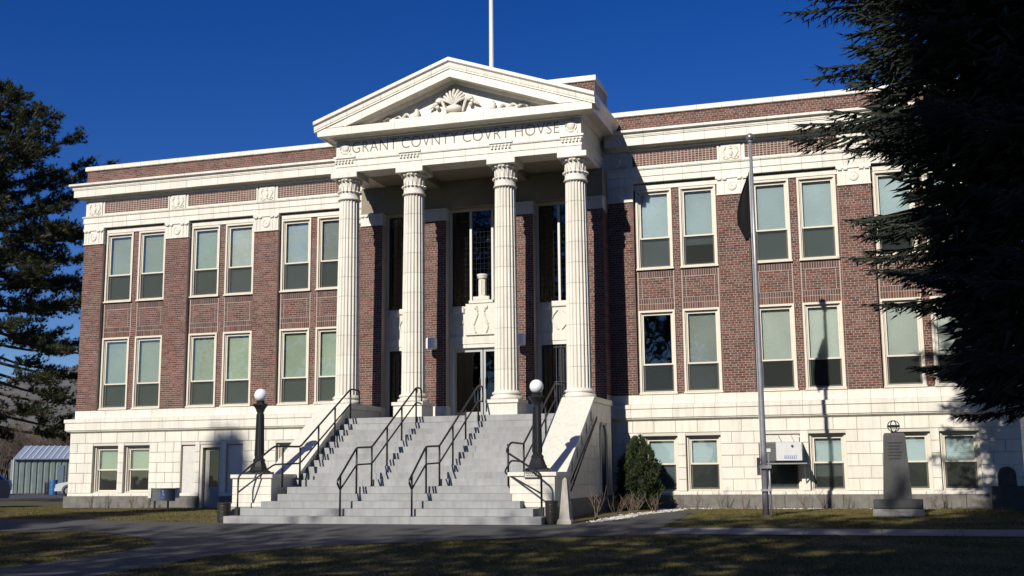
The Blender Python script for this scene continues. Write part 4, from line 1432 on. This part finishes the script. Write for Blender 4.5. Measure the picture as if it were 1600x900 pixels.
for x in (-.52, .50):
    MB().box(x - .06, x + .06, -.03, .05, .36, .68).build('end_block', mat('white_board', (.66, .63, .57), .7), t)

# monuments on the lawn
MON = mat('dark_grey_granite', (.052, .052, .056), .55, var=.4, scale=4, bump=.15)
t = thing('granite_monument', 'tapered grey granite monument with small globe on top', 'monument', (11.98, -4.75, terr(-4.75)))
b = MB(); b.prism([(-.60, -.36, -.1), (.60, -.36, -.1), (.60, .36, -.1), (-.60, .36, -.1)], [(-.57, -.33, .16), (.57, -.33, .16), (.57, .33, .16), (-.57, .33, .16)])
b.build('rough_base', mat('pale_rough_granite', (.24, .235, .23), .9, var=.4, scale=9, bump=.8, bscale=25), t, fix=True)
MB().cham(-.56, .56, .32, -.32, .162, .385, .02).build('upper_base', MON, t)
b = MB(); b.prism([(-.33, -.17, .386), (.33, -.17, .386), (.33, .17, .386), (-.33, .17, .386)], [(-.25, -.13, 1.90), (.25, -.13, 1.90), (.25, .13, 1.90), (-.25, .13, 1.90)])
b.prism([(-.25, -.13, 1.90), (.25, -.13, 1.90), (.25, .13, 1.90), (-.25, .13, 1.90)], [(-.22, -.10, 1.955), (.22, -.10, 1.955), (.22, .10, 1.955), (-.22, .10, 1.955)])
stl = b.build('tapered_stele', MON, t, fix=True)
e_ = MB()
for k_ in range(6):
    z = 1.70 - k_ * .075; y = -.17 + .04 * (z - .386) / 1.514 - .0035
    e_.box(-.17 + .02 * (k_ % 2), .17 - .03 * (k_ % 3), y, y + .003, z, z + .03)
e_.build('engraved_lines', mat('engraving_dark', (.03, .03, .032), .9), stl)
gb = MB()
for k_ in range(3):
    ph = k_ * math.pi / 3
    gb.tube([(.135 * math.sin(a) * math.cos(ph), .135 * math.sin(a) * math.sin(ph), 2.115 + .135 * math.cos(a)) for a in [i * math.pi / 12 for i in range(25)]], .011, 5)
for dz, rr in ((0, .135), (.0, .12)):
    gb.tube([(rr * math.cos(a), rr * math.sin(a), 2.115 + dz + .02 * math.sin(a)) for a in [i * math.pi / 12 for i in range(25)]], .02 if rr > .13 else .008, 5)
gb.lathe([(.04, 1.955), (.02, 1.985)], 8)
gb.build('armillary_globe', BLACK, t)
t = thing('headstone_monument', 'small dark round-topped stone monument against the shaded end wall', 'monument', (14.75, -1.4, terr(-1.4)))
MB().cham(-.42, .42, .25, -.25, -.05, .62, .02).build('pedestal', MON, t)
arc = [(-.22, .62), (-.22, .90)] + [(-.22 * math.cos(a), .90 + .22 * math.sin(a)) for a in [i * math.pi / 12 for i in range(1, 12)]] + [(.22, .90), (.22, .62)]
MB().prism([(x, -.12, z + .002) for x, z in arc], [(x, .12, z + .002) for x, z in arc]).build('arched_stone', MON, t, fix=True)

# ------------------------------------------------------------------ planting near the building


def inside(px, py, poly):
    c = np.zeros(len(px), bool); n = len(poly)
    for i in range(n):
        x0, y0 = poly[i]; x1, y1 = poly[i - 1]
        cond = ((y0 > py) != (y1 > py)) & (px < (x1 - x0) * (py - y0) / (y1 - y0 + 1e-12) + x0)
        c ^= cond
    return c


def grass(name, n, x0, x1, y0, y1, h, w, label):
    px = RNG.uniform(x0, x1, n); py = RNG.uniform(y0, y1, n)
    bad = inside(px, py, ASPH_POLY)
    bad |= (px > 6.95) & (py > -9.95) & (py < -8.78)
    bad |= (np.abs(px) < 4.75) & (py > -8.5)
    bad |= (px > 4.2) & (px < 7.0) & (py > -8.2)
    px, py = px[~bad], py[~bad]
    pz = np.interp(py, TY, TZ) - .003
    Pn = np.stack([px, py, pz], 1); D = np.tile(np.array([[0, 0, 1.0]]), (len(Pn), 1))
    clump = .75 + .5 * np.sin(px * 1.7 + np.sin(py * 2.1) * 2) * np.sin(py * 1.3 + px * .6)
    T = tris(Pn, D, h, w, .38, 1, RNG)
    T[:, 2, :] = T[:, 0, :] * .5 + T[:, 1, :] * .5 + (T[:, 2, :] - (T[:, 0, :] + T[:, 1, :]) / 2) * clump[:, None].clip(.4, 1.5)
    o = put(name, tri_mesh(name, T, GRASS))
    kind(o, 'stuff', label)


grass('lawn_grass', 190000, -9, 15.5, -18.7, -9.8, .055, .006, 'short olive winter grass in front of the stairs')
grass('lawn_grass', 60000, 6.2, 16.5, -8.9, -.6, .05, .007, 'short winter grass between the walk and the wing wall')
grass('lawn_grass', 45000, -20, -4.3, -8.4, -.6, .05, .008, 'short winter grass below the basement windows')


def bare_shrub(x, y, h, n, label, spread=.5, ma=CANE, r_=.008, cat='shrub', group='leafless shrubs along the wall'):
    t = thing('bare_shrub', label, cat, (x, y, terr(y) - .01), 0, group)
    mb = MB()
    for i in range(n):
        a = random.uniform(0, 6.28); L_ = h * random.uniform(.6, 1.1)
        tip = Vector((math.cos(a) * spread * L_ * random.uniform(.3, 1), math.sin(a) * spread * L_ * random.uniform(.3, 1), L_))
        b0 = Vector((random.uniform(-.05, .05), random.uniform(-.05, .05), 0))
        mid = b0 * .5 + tip * .5 + Vector((random.uniform(-.06, .06), random.uniform(-.06, .06), .02))
        mb.tube([b0, mid, tip], r_, 4, r_ * .5)
        for q in range(2):
            s0 = b0 + (tip - b0) * random.uniform(.4, .8)
            mb.tube([s0, s0 + Vector((random.uniform(-.16, .16), random.uniform(-.16, .16), random.uniform(.05, .22))) * (h / .6)], r_ * .6, 3, r_ * .25)
    mb.build('canes', ma, t)
    return t


for i, (x, y, h) in enumerate(((4.95, -6.3, .78), (5.25, -5.4, .62), (5.55, -4.6, .6), (5.3, -3.9, .5), (5.85, -3.5, .5))):
    bare_shrub(x, y, h, 9, 'leafless rose bush with tan canes in the gravel bed by the cheek wall', .9, r_=.0075, group='leafless roses in the gravel bed')
for i, x in enumerate((6.15, 6.55, 7.25, 7.9, 9.55, 10.1, 10.75, 12.9, 13.2)):
    bare_shrub(x, -.75 - .1 * (i % 2), .45 + .1 * (i % 3), 7, 'small leafless shrub at the granite plinth of the wing behind the flagpole', .55, r_=.006, group='small leafless shrubs along the granite plinth')
for i, x in enumerate((-13.9, -13.2, -12.3, -11.6)):
    bare_shrub(x, -.8, .45, 7, 'small leafless shrub under the paired basement windows near the building corner', .6, TWIG, .007, group='small leafless shrubs under the corner windows')
# white gravel strip
n = 1300
gx = RNG.uniform(0, 1, n)
gy = -7.3 + gx * 5.9
gxx = 5.0 + gx * 1.0 + RNG.normal(0, .11, n) + .15
gy = gy + RNG.normal(0, .12, n)
ext = 500
gxx = np.concatenate([gxx, RNG.uniform(5.2, 13.5, ext)]); gy = np.concatenate([gy, RNG.normal(-.55, .07, ext)])
V = []
for a, b in zip(gxx, gy):
    s_ = random.uniform(.015, .035); z = terr(b)
    q = [(a + s_ * math.cos(k_ * 2.1 + a * 9), b + s_ * math.sin(k_ * 2.1 + a * 9), z) for k_ in range(3)]; tp = (a + random.uniform(-.01, .01), b, z + s_ * .9)
    V += [[q[0], q[1], tp], [q[1], q[2], tp], [q[2], q[0], tp]]
kind(put('white_gravel', tri_mesh('white_gravel', np.array(V), mat('white_pebble', (.55, .53, .50), .9, isl=.3))), 'stuff', 'white pebbles edging the planting bed')


def arborvitae(x, y, h, r0, label, seed):
    rng = np.random.default_rng(seed)
    t = thing('arborvitae', label, 'shrub', (x, y, terr(y)))
    n = 5200
    u = rng.uniform(0, 1, n); a = rng.uniform(0, 2 * np.pi, n)
    prof = r0 * (np.sin(np.pi * (u * .84 + .15)) ** .5) * (1 - .22 * u ** 2)
    lump = 1 + .20 * np.sin(a * 4 + u * 9) + .17 * np.sin(a * 7 - u * 13)
    u = u * (1 + .10 * np.sin(a * 3) * u)
    rr = prof * lump * rng.uniform(.72, 1.05, n)
    Pn = np.stack([rr * np.cos(a), rr * np.sin(a), .04 + u * h], 1)
    D = np.stack([np.cos(a) * .5, np.sin(a) * .5, np.ones(n)], 1); D /= np.linalg.norm(D, axis=1, keepdims=True)
    T = tris(Pn, D, .10, .018, .45, 4, rng)
    put('foliage', tri_mesh('foliage', T, CEDAR), t)
    MB().tube([(0, 0, -.05), (0, 0, h * .8)], .05, 6, .01).build('stem', BARK, t)
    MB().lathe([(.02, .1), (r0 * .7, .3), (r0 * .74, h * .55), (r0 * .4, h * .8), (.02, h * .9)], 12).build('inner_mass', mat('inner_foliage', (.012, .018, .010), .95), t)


arborvitae(5.02, -1.35, 1.85, .56, 'dark rounded evergreen shrub partly sunlit beside a basement window', 3)

# ------------------------------------------------------------------ conifers


def conifer(H, z0, rad, seed, nwh, per, tuft_len, tuft_w, k, trunk_r, ma, twig_step=.24, droop=.25, az=None, tufts=5, dens=1.0):
    """returns (trunk MB, foliage triangles). rad(z) = branch length"""
    rng = np.random.default_rng(seed)
    tr = MB(); tr.lathe([(trunk_r * 1.25, -.2), (trunk_r, .6), (trunk_r * .8, H * .4), (.03, H * .99)], 10)
    PP = []; DD = []
    for i in range(nwh):
        z = z0 + (H - z0) * (i / nwh) ** 1.0
        L0 = rad(z)
        for j in range(per):
            a = rng.uniform(0, 2 * np.pi) if az is None else rng.uniform(*az)
            L = L0 * rng.uniform(.70, 1.12)
            if L < .15: continue
            zz = z + rng.uniform(-.2, .2)
            d = np.array([np.cos(a), np.sin(a), 0]); sd = np.array([-np.sin(a), np.cos(a), 0])
            tt = np.linspace(.12, 1, max(4, int(L / twig_step)))
            zc = zz - droop * L * (tt ** 1.3) + .16 * L * np.clip(tt - .6, 0, 1) ** 1.5 * 2
            pc = d[None] * (L * tt)[:, None]; pc[:, 2] = zc
            tr.tube([(0, 0, zz + .05), *[tuple(pc[q]) for q in range(0, len(tt), max(1, len(tt) // 3))], tuple(pc[-1])], .035 * L / 4 + .012, 4, .006)
            for q in range(len(tt)):
                tl = L * (.40 * (1 - tt[q]) + .10) * rng.uniform(.7, 1.2)
                for sg in (-1, 1):
                    td = d * .75 + sd * sg * .75 + np.array([0, 0, -.22 - .2 * rng.uniform()])
                    td /= np.linalg.norm(td)
                    m_ = max(2, int(tl / .12 * dens))
                    s_ = np.linspace(.1, 1, m_)[:, None]
                    pts = pc[q][None] + td[None] * tl * s_ + rng.normal(0, .03, (m_, 3))
                    PP.append(pts); DD.append(np.repeat(td[None], m_, 0))
            PP.append(pc[-1:] + 0); DD.append(d[None] * 1.0)
    PP = np.concatenate(PP); DD = np.concatenate(DD)
    T = tris(PP, DD, tuft_len, tuft_w, .42, tufts, rng)
    return tr, T


# big spruce standing in front of the wing
def rad_big(z):
    pts = [(0, 1.8), (2.5, 2.8), (3.2, 3.5), (4.5, 3.9), (5.5, 4.1), (7, 4.5), (8.5, 5.1), (10.2, 5.7), (11.5, 5.4), (14, 3.8), (17, 2.0), (19, .3)]
    return float(np.interp(z, [a for a, b in pts], [b for a, b in pts]))


def spruce(H, z0, rad, seed, nwh, per):
    rng = np.random.default_rng(seed)
    tr = MB(); tr.lathe([(.36, -.2), (.29, .6), (.22, H * .4), (.03, H * .99)], 10)
    TP_, TD_, TL_ = [], [], []
    for i in range(nwh):
        z = z0 + (H - z0) * i / nwh
        L0 = rad(z)
        for j in range(per):
            a = rng.uniform(0, 2 * np.pi)
            L = L0 * rng.uniform(.74, 1.05) * (1 + .10 * math.sin(3 * a + z * 1.9) + .07 * math.sin(z * 4.1 + a))
            zz = z + rng.uniform(-.25, .25)
            d = np.array([np.cos(a), np.sin(a), 0]); sd = np.array([-np.sin(a), np.cos(a), 0])
            n = max(5, int(L / .20))
            tt = np.linspace(.10, 1, n)
            pc = d[None] * (L * tt)[:, None]
            pc[:, 2] = zz - .20 * L * tt ** 1.2 + .30 * L * np.clip(tt - .62, 0, 1) ** 1.6
            pc += sd[None] * (np.sin(tt * 3 + j) * .05 * L)[:, None]
            tr.tube([(0, 0, zz + .05), tuple(pc[n // 3]), tuple(pc[2 * n // 3]), tuple(pc[-1])], .012 + .008 * L, 4, .008)
            tl = (L * .34 * (1 - tt) ** .8 + .22) * rng.uniform(.7, 1.25, n)
            for sg in (-1, 1):
                td = d[None] * rng.uniform(.55, .95, (n, 1)) + sd[None] * sg * rng.uniform(.5, .9, (n, 1))
                td[:, 2] = -.18 - .35 * rng.uniform(0, 1, n) * (1 - tt)
                TP_.append(pc); TD_.append(td); TL_.append(tl)
            # leader at the tip
            TP_.append(pc[-3:]); TD_.append(np.repeat(d[None] + np.array([[0, 0, .15]]), 3, 0)); TL_.append(np.full(3, .34))
    P_ = np.concatenate(TP_); D_ = np.concatenate(TD_); L_ = np.concatenate(TL_)
    D_ /= np.linalg.norm(D_, axis=1, keepdims=True)
    out_ = [spikes(P_, D_, L_, .030, rng)]
    cnt = np.clip((L_ / .13).astype(int), 1, 9)
    idx = np.repeat(np.arange(len(P_)), cnt * 2)
    s_ = rng.uniform(.08, .95, len(idx))[:, None]
    pp = P_[idx] + D_[idx] * L_[idx][:, None] * s_
    side = np.cross(D_[idx], np.array([[0, 0, 1.0]])); side /= np.linalg.norm(side, axis=1, keepdims=True) + 1e-9
    sg = np.where(rng.uniform(0, 1, len(idx)) < .5, -1, 1)[:, None]
    dd = D_[idx] * .8 + side * sg * rng.uniform(.4, .9, (len(idx), 1)) + np.stack([np.zeros(len(idx)), np.zeros(len(idx)), rng.uniform(-.55, .12, len(idx))], 1)
    out_.append(spikes(pp, dd, rng.uniform(.12, .26, len(idx)), rng.uniform(.016, .027, len(idx)), rng))
    return tr, np.concatenate(out_)


t = thing('spruce_tree', 'big dark spruce overhanging the end of the wing', 'spruce', (16.1, -10.2, terr(-10.2)))
trk, T = spruce(19, 3.0, rad_big, 5, 66, 9)
trk.build('trunk', BARK, t)
nn = 18000
zz = 2.9 + 15.0 * RNG.uniform(0, 1, nn); aa = RNG.uniform(0, 2 * np.pi, nn)
rr = np.array([rad_big(z) for z in zz]) * np.sqrt(RNG.uniform(.02, .60, nn))
Pn = np.stack([rr * np.cos(aa), rr * np.sin(aa), zz - .12 * rr], 1)
D = np.stack([np.cos(aa), np.sin(aa), np.full(nn, -.35)], 1)
T = np.concatenate([T, spikes(Pn, D + RNG.normal(0, .4, D.shape), .50, .055, RNG)])
put('crown', tri_mesh('crown', T, SPRUCE), t)

# trees across the lawn, behind the viewpoint, that shade it
def rad_c(z): return max(.1, float(np.interp(z, [0, 3, 8, 14, 20], [2.9, 3.2, 2.5, 1.3, .1])))


trk_s, T_s = conifer(20, 2.5, rad_c, 9, 36, 7, .42, .10, 0, .3, SPRUCE, twig_step=.5, droop=.22, tufts=3, dens=.45)
me_t = trk_s.mesh('trunk', BARK); me_c = tri_mesh('crown', T_s, SPRUCE)
for i, (x, y, s_) in enumerate(((-18.6, -40, 1.42), (7.2, -43.5, 1.85), (10.4, -46, 1.9), (5.2, -48, 1.7))):
    t = thing('spruce_tree', 'tall spruce in the row across the lawn facing the courthouse', 'spruce', (x, y, terr(y)), i * 1.3, 'spruces across the lawn facing the courthouse')
    put('trunk', me_t, t); put('crown', me_c, t)
    t.scale = (s_, s_, s_)


def round_crown(seed):
    rng = np.random.default_rng(seed)
    tr = MB(); tr.lathe([(.42, -.2), (.33, 1.5), (.28, 9), (.05, 18)], 10)
    cs = []
    for i in range(46):
        a = i * 2.399; z = 8.5 + 10.5 * ((i + .5) / 46); L = 4.9 * math.sin(math.pi * (.16 + .80 * (i + .5) / 46)) ** .7 * rng.uniform(.6, 1.0)
        c = np.array([math.cos(a) * L, math.sin(a) * L, z]); cs.append(c)
        tr.tube([(0, 0, z - 1.5), tuple(c * np.array([.5, .5, 1]) - np.array([0, 0, .5])), tuple(c)], .10, 5, .03)
    cs = np.array(cs)
    Pn = np.repeat(cs, 36, 0) + rng.normal(0, 1, (len(cs) * 36, 3)) * np.array([.95, .95, .75])
    D = rng.normal(0, 1, Pn.shape); D /= np.linalg.norm(D, axis=1, keepdims=True)
    return tr.mesh('trunk', BARK), tri_mesh('crown', tris(Pn, D, .55, .13, .3, 2, rng), PINE)


rt_, rc_ = round_crown(31)
for i, (x, y, s_) in enumerate(((-31, -40, 1.0), (-25.5, -42.5, 1.18), (-20.5, -40.5, .97), (-14.6, -42, 1.03), (-9.2, -40, .96), (-3.6, -42, 1.02), (1.8, -40.2, 1.10), (6.2, -39.5, 1.16))):
    t = thing('pine_tree', 'round-crowned pine in the row across the lawn facing the courthouse', 'pine', (x, y, terr(y)), i * 1.7, 'pines across the lawn facing the courthouse')
    put('trunk', rt_, t); put('crown', rc_, t)
    t.scale = (s_, s_, s_)

# pine behind the left corner
def pine(x, y, H, seed, label, zlow, rmax):
    rng = np.random.default_rng(seed); random.seed(seed)
    t = thing('pine_tree', label, 'pine', (x, y, terr(y)))
    tr = MB(); tr.lathe([(.45, -.2), (.36, 2), (.28, H * .5), (.05, H * .97)], 10)
    SP_, SD_ = [], []
    nb = 96
    for i in range(nb):
        z = zlow + (H - zlow) * (i / nb) ** .95
        f = (z - zlow) / (H - zlow)
        L = rmax * (.80 + .33 * math.sin(f * 2.6)) * (1 - f ** 3.2) + .6
        a = i * 2.399 + rng.uniform(-.4, .4)
        L *= rng.uniform(.72, 1.1)
        d = np.array([math.cos(a), math.sin(a), 0]); sd = np.array([-math.sin(a), math.cos(a), 0])
        droop = -.30 if f < .30 else (-.04 if f < .6 else .25)
        uu = np.linspace(0, 1, 9)
        pts = d[None] * (L * uu)[:, None] + np.array([[0, 0, z]])
        pts[:, 2] += droop * L * uu + .16 * L * uu ** 2
        pts += sd[None] * (np.sin(uu * 4 + i) * .06 * L)[:, None]
        tr.tube([tuple(q) for q in pts[::2]], .085, 5, .02)
        dense = 1.15 if f > .26 else .65
        for q in range(int((10 + 4.2 * L) * dense)):
            u = rng.uniform(.22 if f > .26 else .5, 1.0)
            k0 = int(u * 8); b0 = pts[min(8, k0)]
            sg = -1 if q % 2 else 1
            bl = (.45 + .30 * L * (1 - u)) * rng.uniform(.6, 1.25)
            bd = d * rng.uniform(.3, .9) + sd * sg * rng.uniform(.3, 1.0) + np.array([0, 0, rng.uniform(-.15, .55)])
            bd /= np.linalg.norm(bd)
            tr.tube([tuple(b0), tuple(b0 + bd * bl)], .018, 3, .006)
            ns = max(4, int(bl / .075))
            ss = np.linspace(.25, 1.0, ns)[:, None]
            sp = b0[None] + bd[None] * bl * ss + rng.normal(0, .075, (ns, 3))
            sdv = bd[None] * .7 + rng.normal(0, .55, (ns, 3)); sdv[:, 2] += .55
            SP_.append(sp); SD_.append(sdv)
    SP_ = np.concatenate(SP_); SD_ = np.concatenate(SD_); SD_ /= np.linalg.norm(SD_, axis=1, keepdims=True)
    T = np.concatenate([tris(SP_, SD_, .23, .012, .55, 13, rng), spikes(SP_, SD_, .20, .035, rng)])
    tr.build('trunk', BARK, t); put('crown', tri_mesh('crown', T, PINE), t)


pine(-27.6, 9.0, 19.5, 21, 'big open-branched pine rising behind the building corner', 3.6, 5.9)
random.seed(99)

# ------------------------------------------------------------------ backdrop on the left
def at(u, v, dist):
    x = (u - 800) / FPX; y = (450 - v) / FPX
    d = _fw + _r2 * x + _u2 * y
    h = Vector((d.x, d.y, 0)).length
    return Vector(CAM) + d * (dist / h)


# metal shed, square to the view
def local_frame(u, dist):
    p = at(u, 760, dist); z = terr(p.y)
    ang = math.atan2(p.x - CAM[0], p.y - CAM[1])
    return Vector((p.x, p.y, z)), -ang


p, rz = local_frame(20, 92)
t = thing('metal_shed', 'low pale green corrugated metal shed with striped tin roof', 'shed', p, rz + .10)
t.scale = (1.16, 1.16, 1.16)
SHW = mat('pale_green_sheet', (.26, .32, .285), .5, var=.2, scale=1.5, streak=.25)
SHR = mat('tin_roof_sheet', (.40, .47, .58), .4, metal=.3)
L_ = 9.0
x = 0
while x < L_:
    MB().cham(x, x + .26, .06, 0, 0, 2.1, .02).box(x + .26, x + .36, .04, .06, 0, 2.1).build('wall_panel', SHW, t)
    x += .36
MB().box(.0, .05, .06, 2.0, 0, 2.12).build('end_wall', SHW, t)
MB().box(-.06, .0, -.03, .06, 0, 2.12).build('corner_trim', mat('white_trim', (.6, .62, .62), .5), t)
x = 0
while x < L_:
    A = [(x - .1, -.15, 2.12), (x + .28, -.15, 2.12), (x + .28, -.15, 2.17), (x - .1, -.15, 2.17)]
    B = [(p_[0] + .9, 2.3, p_[2] + .85) for p_ in A]
    MB().prism(A, B).build('roof_sheet', SHR, t, fix=True)
    A = [(x + .28, -.15, 2.12), (x + .36, -.15, 2.12), (x + .36, -.15, 2.20), (x + .28, -.15, 2.20)]
    B = [(p_[0] + .9, 2.3, p_[2] + .85) for p_ in A]
    MB().prism(A, B).build('roof_rib', mat('white_trim', (.6, .62, .62), .5), t, fix=True)
    x += .36
MB().box(2.55, 2.95, -.04, -.005, .35, 1.75).build('shed_door', mat('blue_grey_door', (.18, .24, .28), .5), t)

# barrels
def barrel(u, dist, col, label, r_, h):
    p, rz = local_frame(u, dist)
    t = thing('barrel', label, 'barrel', p, rz)
    MB().lathe([(r_ * .93, 0), (r_ * .97, .03), (r_, h * .3), (r_ * 1.05, h * .33), (r_, h * .36), (r_, h * .63), (r_ * 1.05, h * .66), (r_, h * .69), (r_ * .97, h * .96), (r_ * .92, h), (r_ * .6, h + .01)], 20).build('drum_body', mat('barrel_' + col[0], col[1], .4, var=.15), t, smooth=False)
    MB().lathe([(r_ * .95, h - .02), (r_ * .99, h), (r_ * .95, h + .015)], 20).build('lid', mat('barrel_' + col[0], col[1], .4), t)


barrel(83.5, 84, ('blue', (.03, .13, .33)), 'blue plastic barrel beside the white car', .27, .98)
barrel(76, 84.5, ('black', (.012, .012, .016)), 'black plastic barrel beside the blue barrel', .25, .82)


# cars
def car(u, dist, rzoff, col, label, mirror=1):
    p, rz = local_frame(u, dist)
    t = thing('parked_car', label, 'car', p, rz + rzoff)
    CP = mat('car_paint_' + col[0], col[1], .25, bump=0)
    W2_ = .85
    # side profile (x along the length, nose at 0)
    low = [(.06, .30), (0, .48), (.03, .66), (.16, .76), (1.15, .93), (1.35, .97), (3.75, 1.0), (4.25, .95), (4.35, .62), (4.30, .32)]
    mb = MB(); mb.prism([(x, -W2_, z) for x, z in low], [(x, W2_, z) for x, z in low])
    mb.build('body', CP, t, fix=True)
    cab = [(1.25, .94), (2.05, 1.42), (3.15, 1.44), (3.85, .99)]
    mb = MB(); mb.prism([(x, -W2_ + (.18 if z > 1.2 else .04), z) for x, z in cab], [(x, W2_ - (.18 if z > 1.2 else .04), z) for x, z in cab])
    mb.build('cabin', CP, t, fix=True)
    for q in (-1, 1):
        for a_, b_ in (((1.52, 1.02), (2.35, 1.02)), ((2.42, 1.02), (3.45, 1.02))):
            pass
        wv = [(1.50, 1.02, .70 * 1.19), (2.10, 1.36, .70), (2.42, 1.36, .70), (2.42, 1.02, .70 * 1.19)]
        MB().prism([(x, q * (yy + .012), z) for x, z, yy in wv], [(x, q * (yy - .01), z) for x, z, yy in wv]).build('side_window', GLASSD, t, fix=True)
        wv = [(2.50, 1.02, .70 * 1.19), (2.50, 1.36, .70), (3.08, 1.36, .70), (3.55, 1.02, .70 * 1.19)]
        MB().prism([(x, q * (yy + .012), z) for x, z, yy in wv], [(x, q * (yy - .01), z) for x, z, yy in wv]).build('side_window', GLASSD, t, fix=True)
        MB().box(.02, .14, q * .62 - .16, q * .62 + .16, .60, .71).build('headlight', mat('headlamp', (.6, .6, .55), .2), t)
        for wx in (.78, 3.45):
            a = MB(); a.lathe([(.20, -.10), (.30, -.10), (.32, -.06), (.32, .06), (.30, .10), (.20, .10)], 22)
            a.v = [(wx + x, q * (.78) + z, .31 + y) for x, y, z in a.v]
            w_ = a.build('wheel', mat('tyre_rubber', (.015, .015, .015), .9), t)
            h = MB(); h.lathe([(.02, -.105), (.19, -.104), (.205, -.09), (.205, .09), (.19, .104), (.02, .105)], 18)
            h.v = [(wx + x, q * (.78) + z, .31 + y) for x, y, z in h.v]
            h.build('rim', mat('rim_silver', (.55, .55, .55), .3, metal=.5), w_)
            ar = MB(); ar.tube([(wx + .37 * math.cos(g), q * .835, .31 + .37 * math.sin(g)) for g in [i * math.pi / 10 for i in range(11)]], .035, 5)
            ar.build('wheel_arch', mat('arch_black', (.01, .01, .01), .8), t)
    ws = [(1.30, .985), (2.03, 1.41)]
    MB().prism([(1.28, -.62, .99), (1.28, .62, .99), (2.0, .55, 1.40), (2.0, -.55, 1.40)], [(1.30, -.62, 1.005), (1.30, .62, 1.005), (2.02, .55, 1.415), (2.02, -.55, 1.415)]).build('windscreen', GLASSD, t, fix=True)
    MB().box(-.03, .08, -.80, .80, .30, .46).build('bumper', CP, t)
    return t


car(86, 79, 0, ('white', (.72, .72, .72)), 'small white car nosing out from behind the building corner')
car(-200, 46, .0, ('dark', (.012, .014, .03)), 'dark car parked by the lawn beyond the corner of the building')
car(-66, 84, .9, ('white2', (.70, .70, .70)), 'white car half hidden behind the dark parked car')

# bare trees and hillside
def bare_tree(u, dist, h, seed, label, col):
    rnd = random.Random(seed)
    p, rz = local_frame(u, dist)
    t = thing('bare_tree', label, 'tree', p, 0, 'leafless trees behind the shed')
    mb = MB(); tw = MB()

    def grow(a, d, L, r_, lv):
        b = a + d * L
        mid = (a + b) / 2 + Vector((rnd.uniform(-1, 1), rnd.uniform(-1, 1), 0)) * L * .06
        (mb if lv < 2 else tw).tube([a, mid, b], r_, 5 if lv < 2 else 3, r_ * .6)
        if lv >= 5: return
        for _ in range(3 if lv < 4 else 3):
            nd = (d + Vector((rnd.uniform(-1, 1), rnd.uniform(-1, 1), rnd.uniform(-.25, .75))) * .75).normalized()
            grow(a + d * L * rnd.uniform(.55, 1), nd, L * rnd.uniform(.58, .80), r_ * .55, lv + 1)
    for q in range(3):
        grow(Vector((rnd.uniform(-.3, .3), rnd.uniform(-.3, .3), -.1)), Vector((rnd.uniform(-.3, .3), rnd.uniform(-.3, .3), 1)).normalized(), h * .30, h * .014, 0)
    mb.build('trunk', BARK, t); tw.build('crown', col, t)


TW2 = mat('reddish_twig', (.13, .085, .065), .95)
TW3 = mat('olive_twig', (.15, .12, .055), .95)
for i in range(19):
    u = -30 + i * 9.5 + random.uniform(-4, 4); d = [108, 122, 136][i % 3] + random.uniform(-4, 4); h = [7.2, 8.2, 9.4][i % 3] * random.uniform(.85, 1.1)
    bare_tree(u, d, h, 40 + i, ['leafless grey-brown tree in the thicket behind the metal shed', 'leafless reddish-brown tree in the thicket behind the metal shed', 'leafless olive-brown tree in the thicket behind the metal shed'][i % 3], [TWIG, TW2, TW3][i % 3])
HILL = mat('sagebrush_hill', (.135, .125, .115), .95, var=.5, scale=.10, bump=.0, col2=(.075, .078, .070))
nx_, ny_ = 90, 24
vs = []; fs = []
for j in range(ny_ + 1):
    for i in range(nx_ + 1):
        x = -900 + 1500 * i / nx_; y = 170 + 560 * j / ny_
        f = j / ny_
        hgt = 112 * (1 - math.exp(-((f) * 2.1) ** 1.5)) * (.72 + .28 * math.sin(x * .006 + 2.2)) + 2.2 * math.sin(x * .05 + y * .03) * f + 1.2 * math.sin(x * .13 - y * .09) * f
        vs.append((x, y, -.6 + hgt))
for j in range(ny_):
    for i in range(nx_):
        a = j * (nx_ + 1) + i; fs.append((a, a + 1, a + nx_ + 2, a + nx_ + 1))
kind(MB().add(vs, fs).build('hill_terrain', HILL, smooth=True), 'structure')
# sagebrush dotted over the hillside
n = 5000
hx = RNG.uniform(-420, -60, n); hy = RNG.uniform(190, 520, n)
f = (hy - 170) / 560
hz = -.6 + 112 * (1 - np.exp(-(f * 2.1) ** 1.5)) * (.72 + .28 * np.sin(hx * .006 + 2.2)) + 2.2 * np.sin(hx * .05 + hy * .03) * f + 1.2 * np.sin(hx * .13 - hy * .09) * f
Pn = np.stack([hx, hy, hz - .2], 1)
T = tris(Pn, np.tile(np.array([[0, 0, 1.0]]), (n, 1)), 1.5, .5, .6, 5, RNG)
kind(put('sagebrush', tri_mesh('sagebrush', T, mat('sagebrush_grey', (.085, .088, .075), .95, isl=.4))), 'stuff', 'grey sagebrush dotted over the far hillside')
print('objects', len(bpy.data.objects))
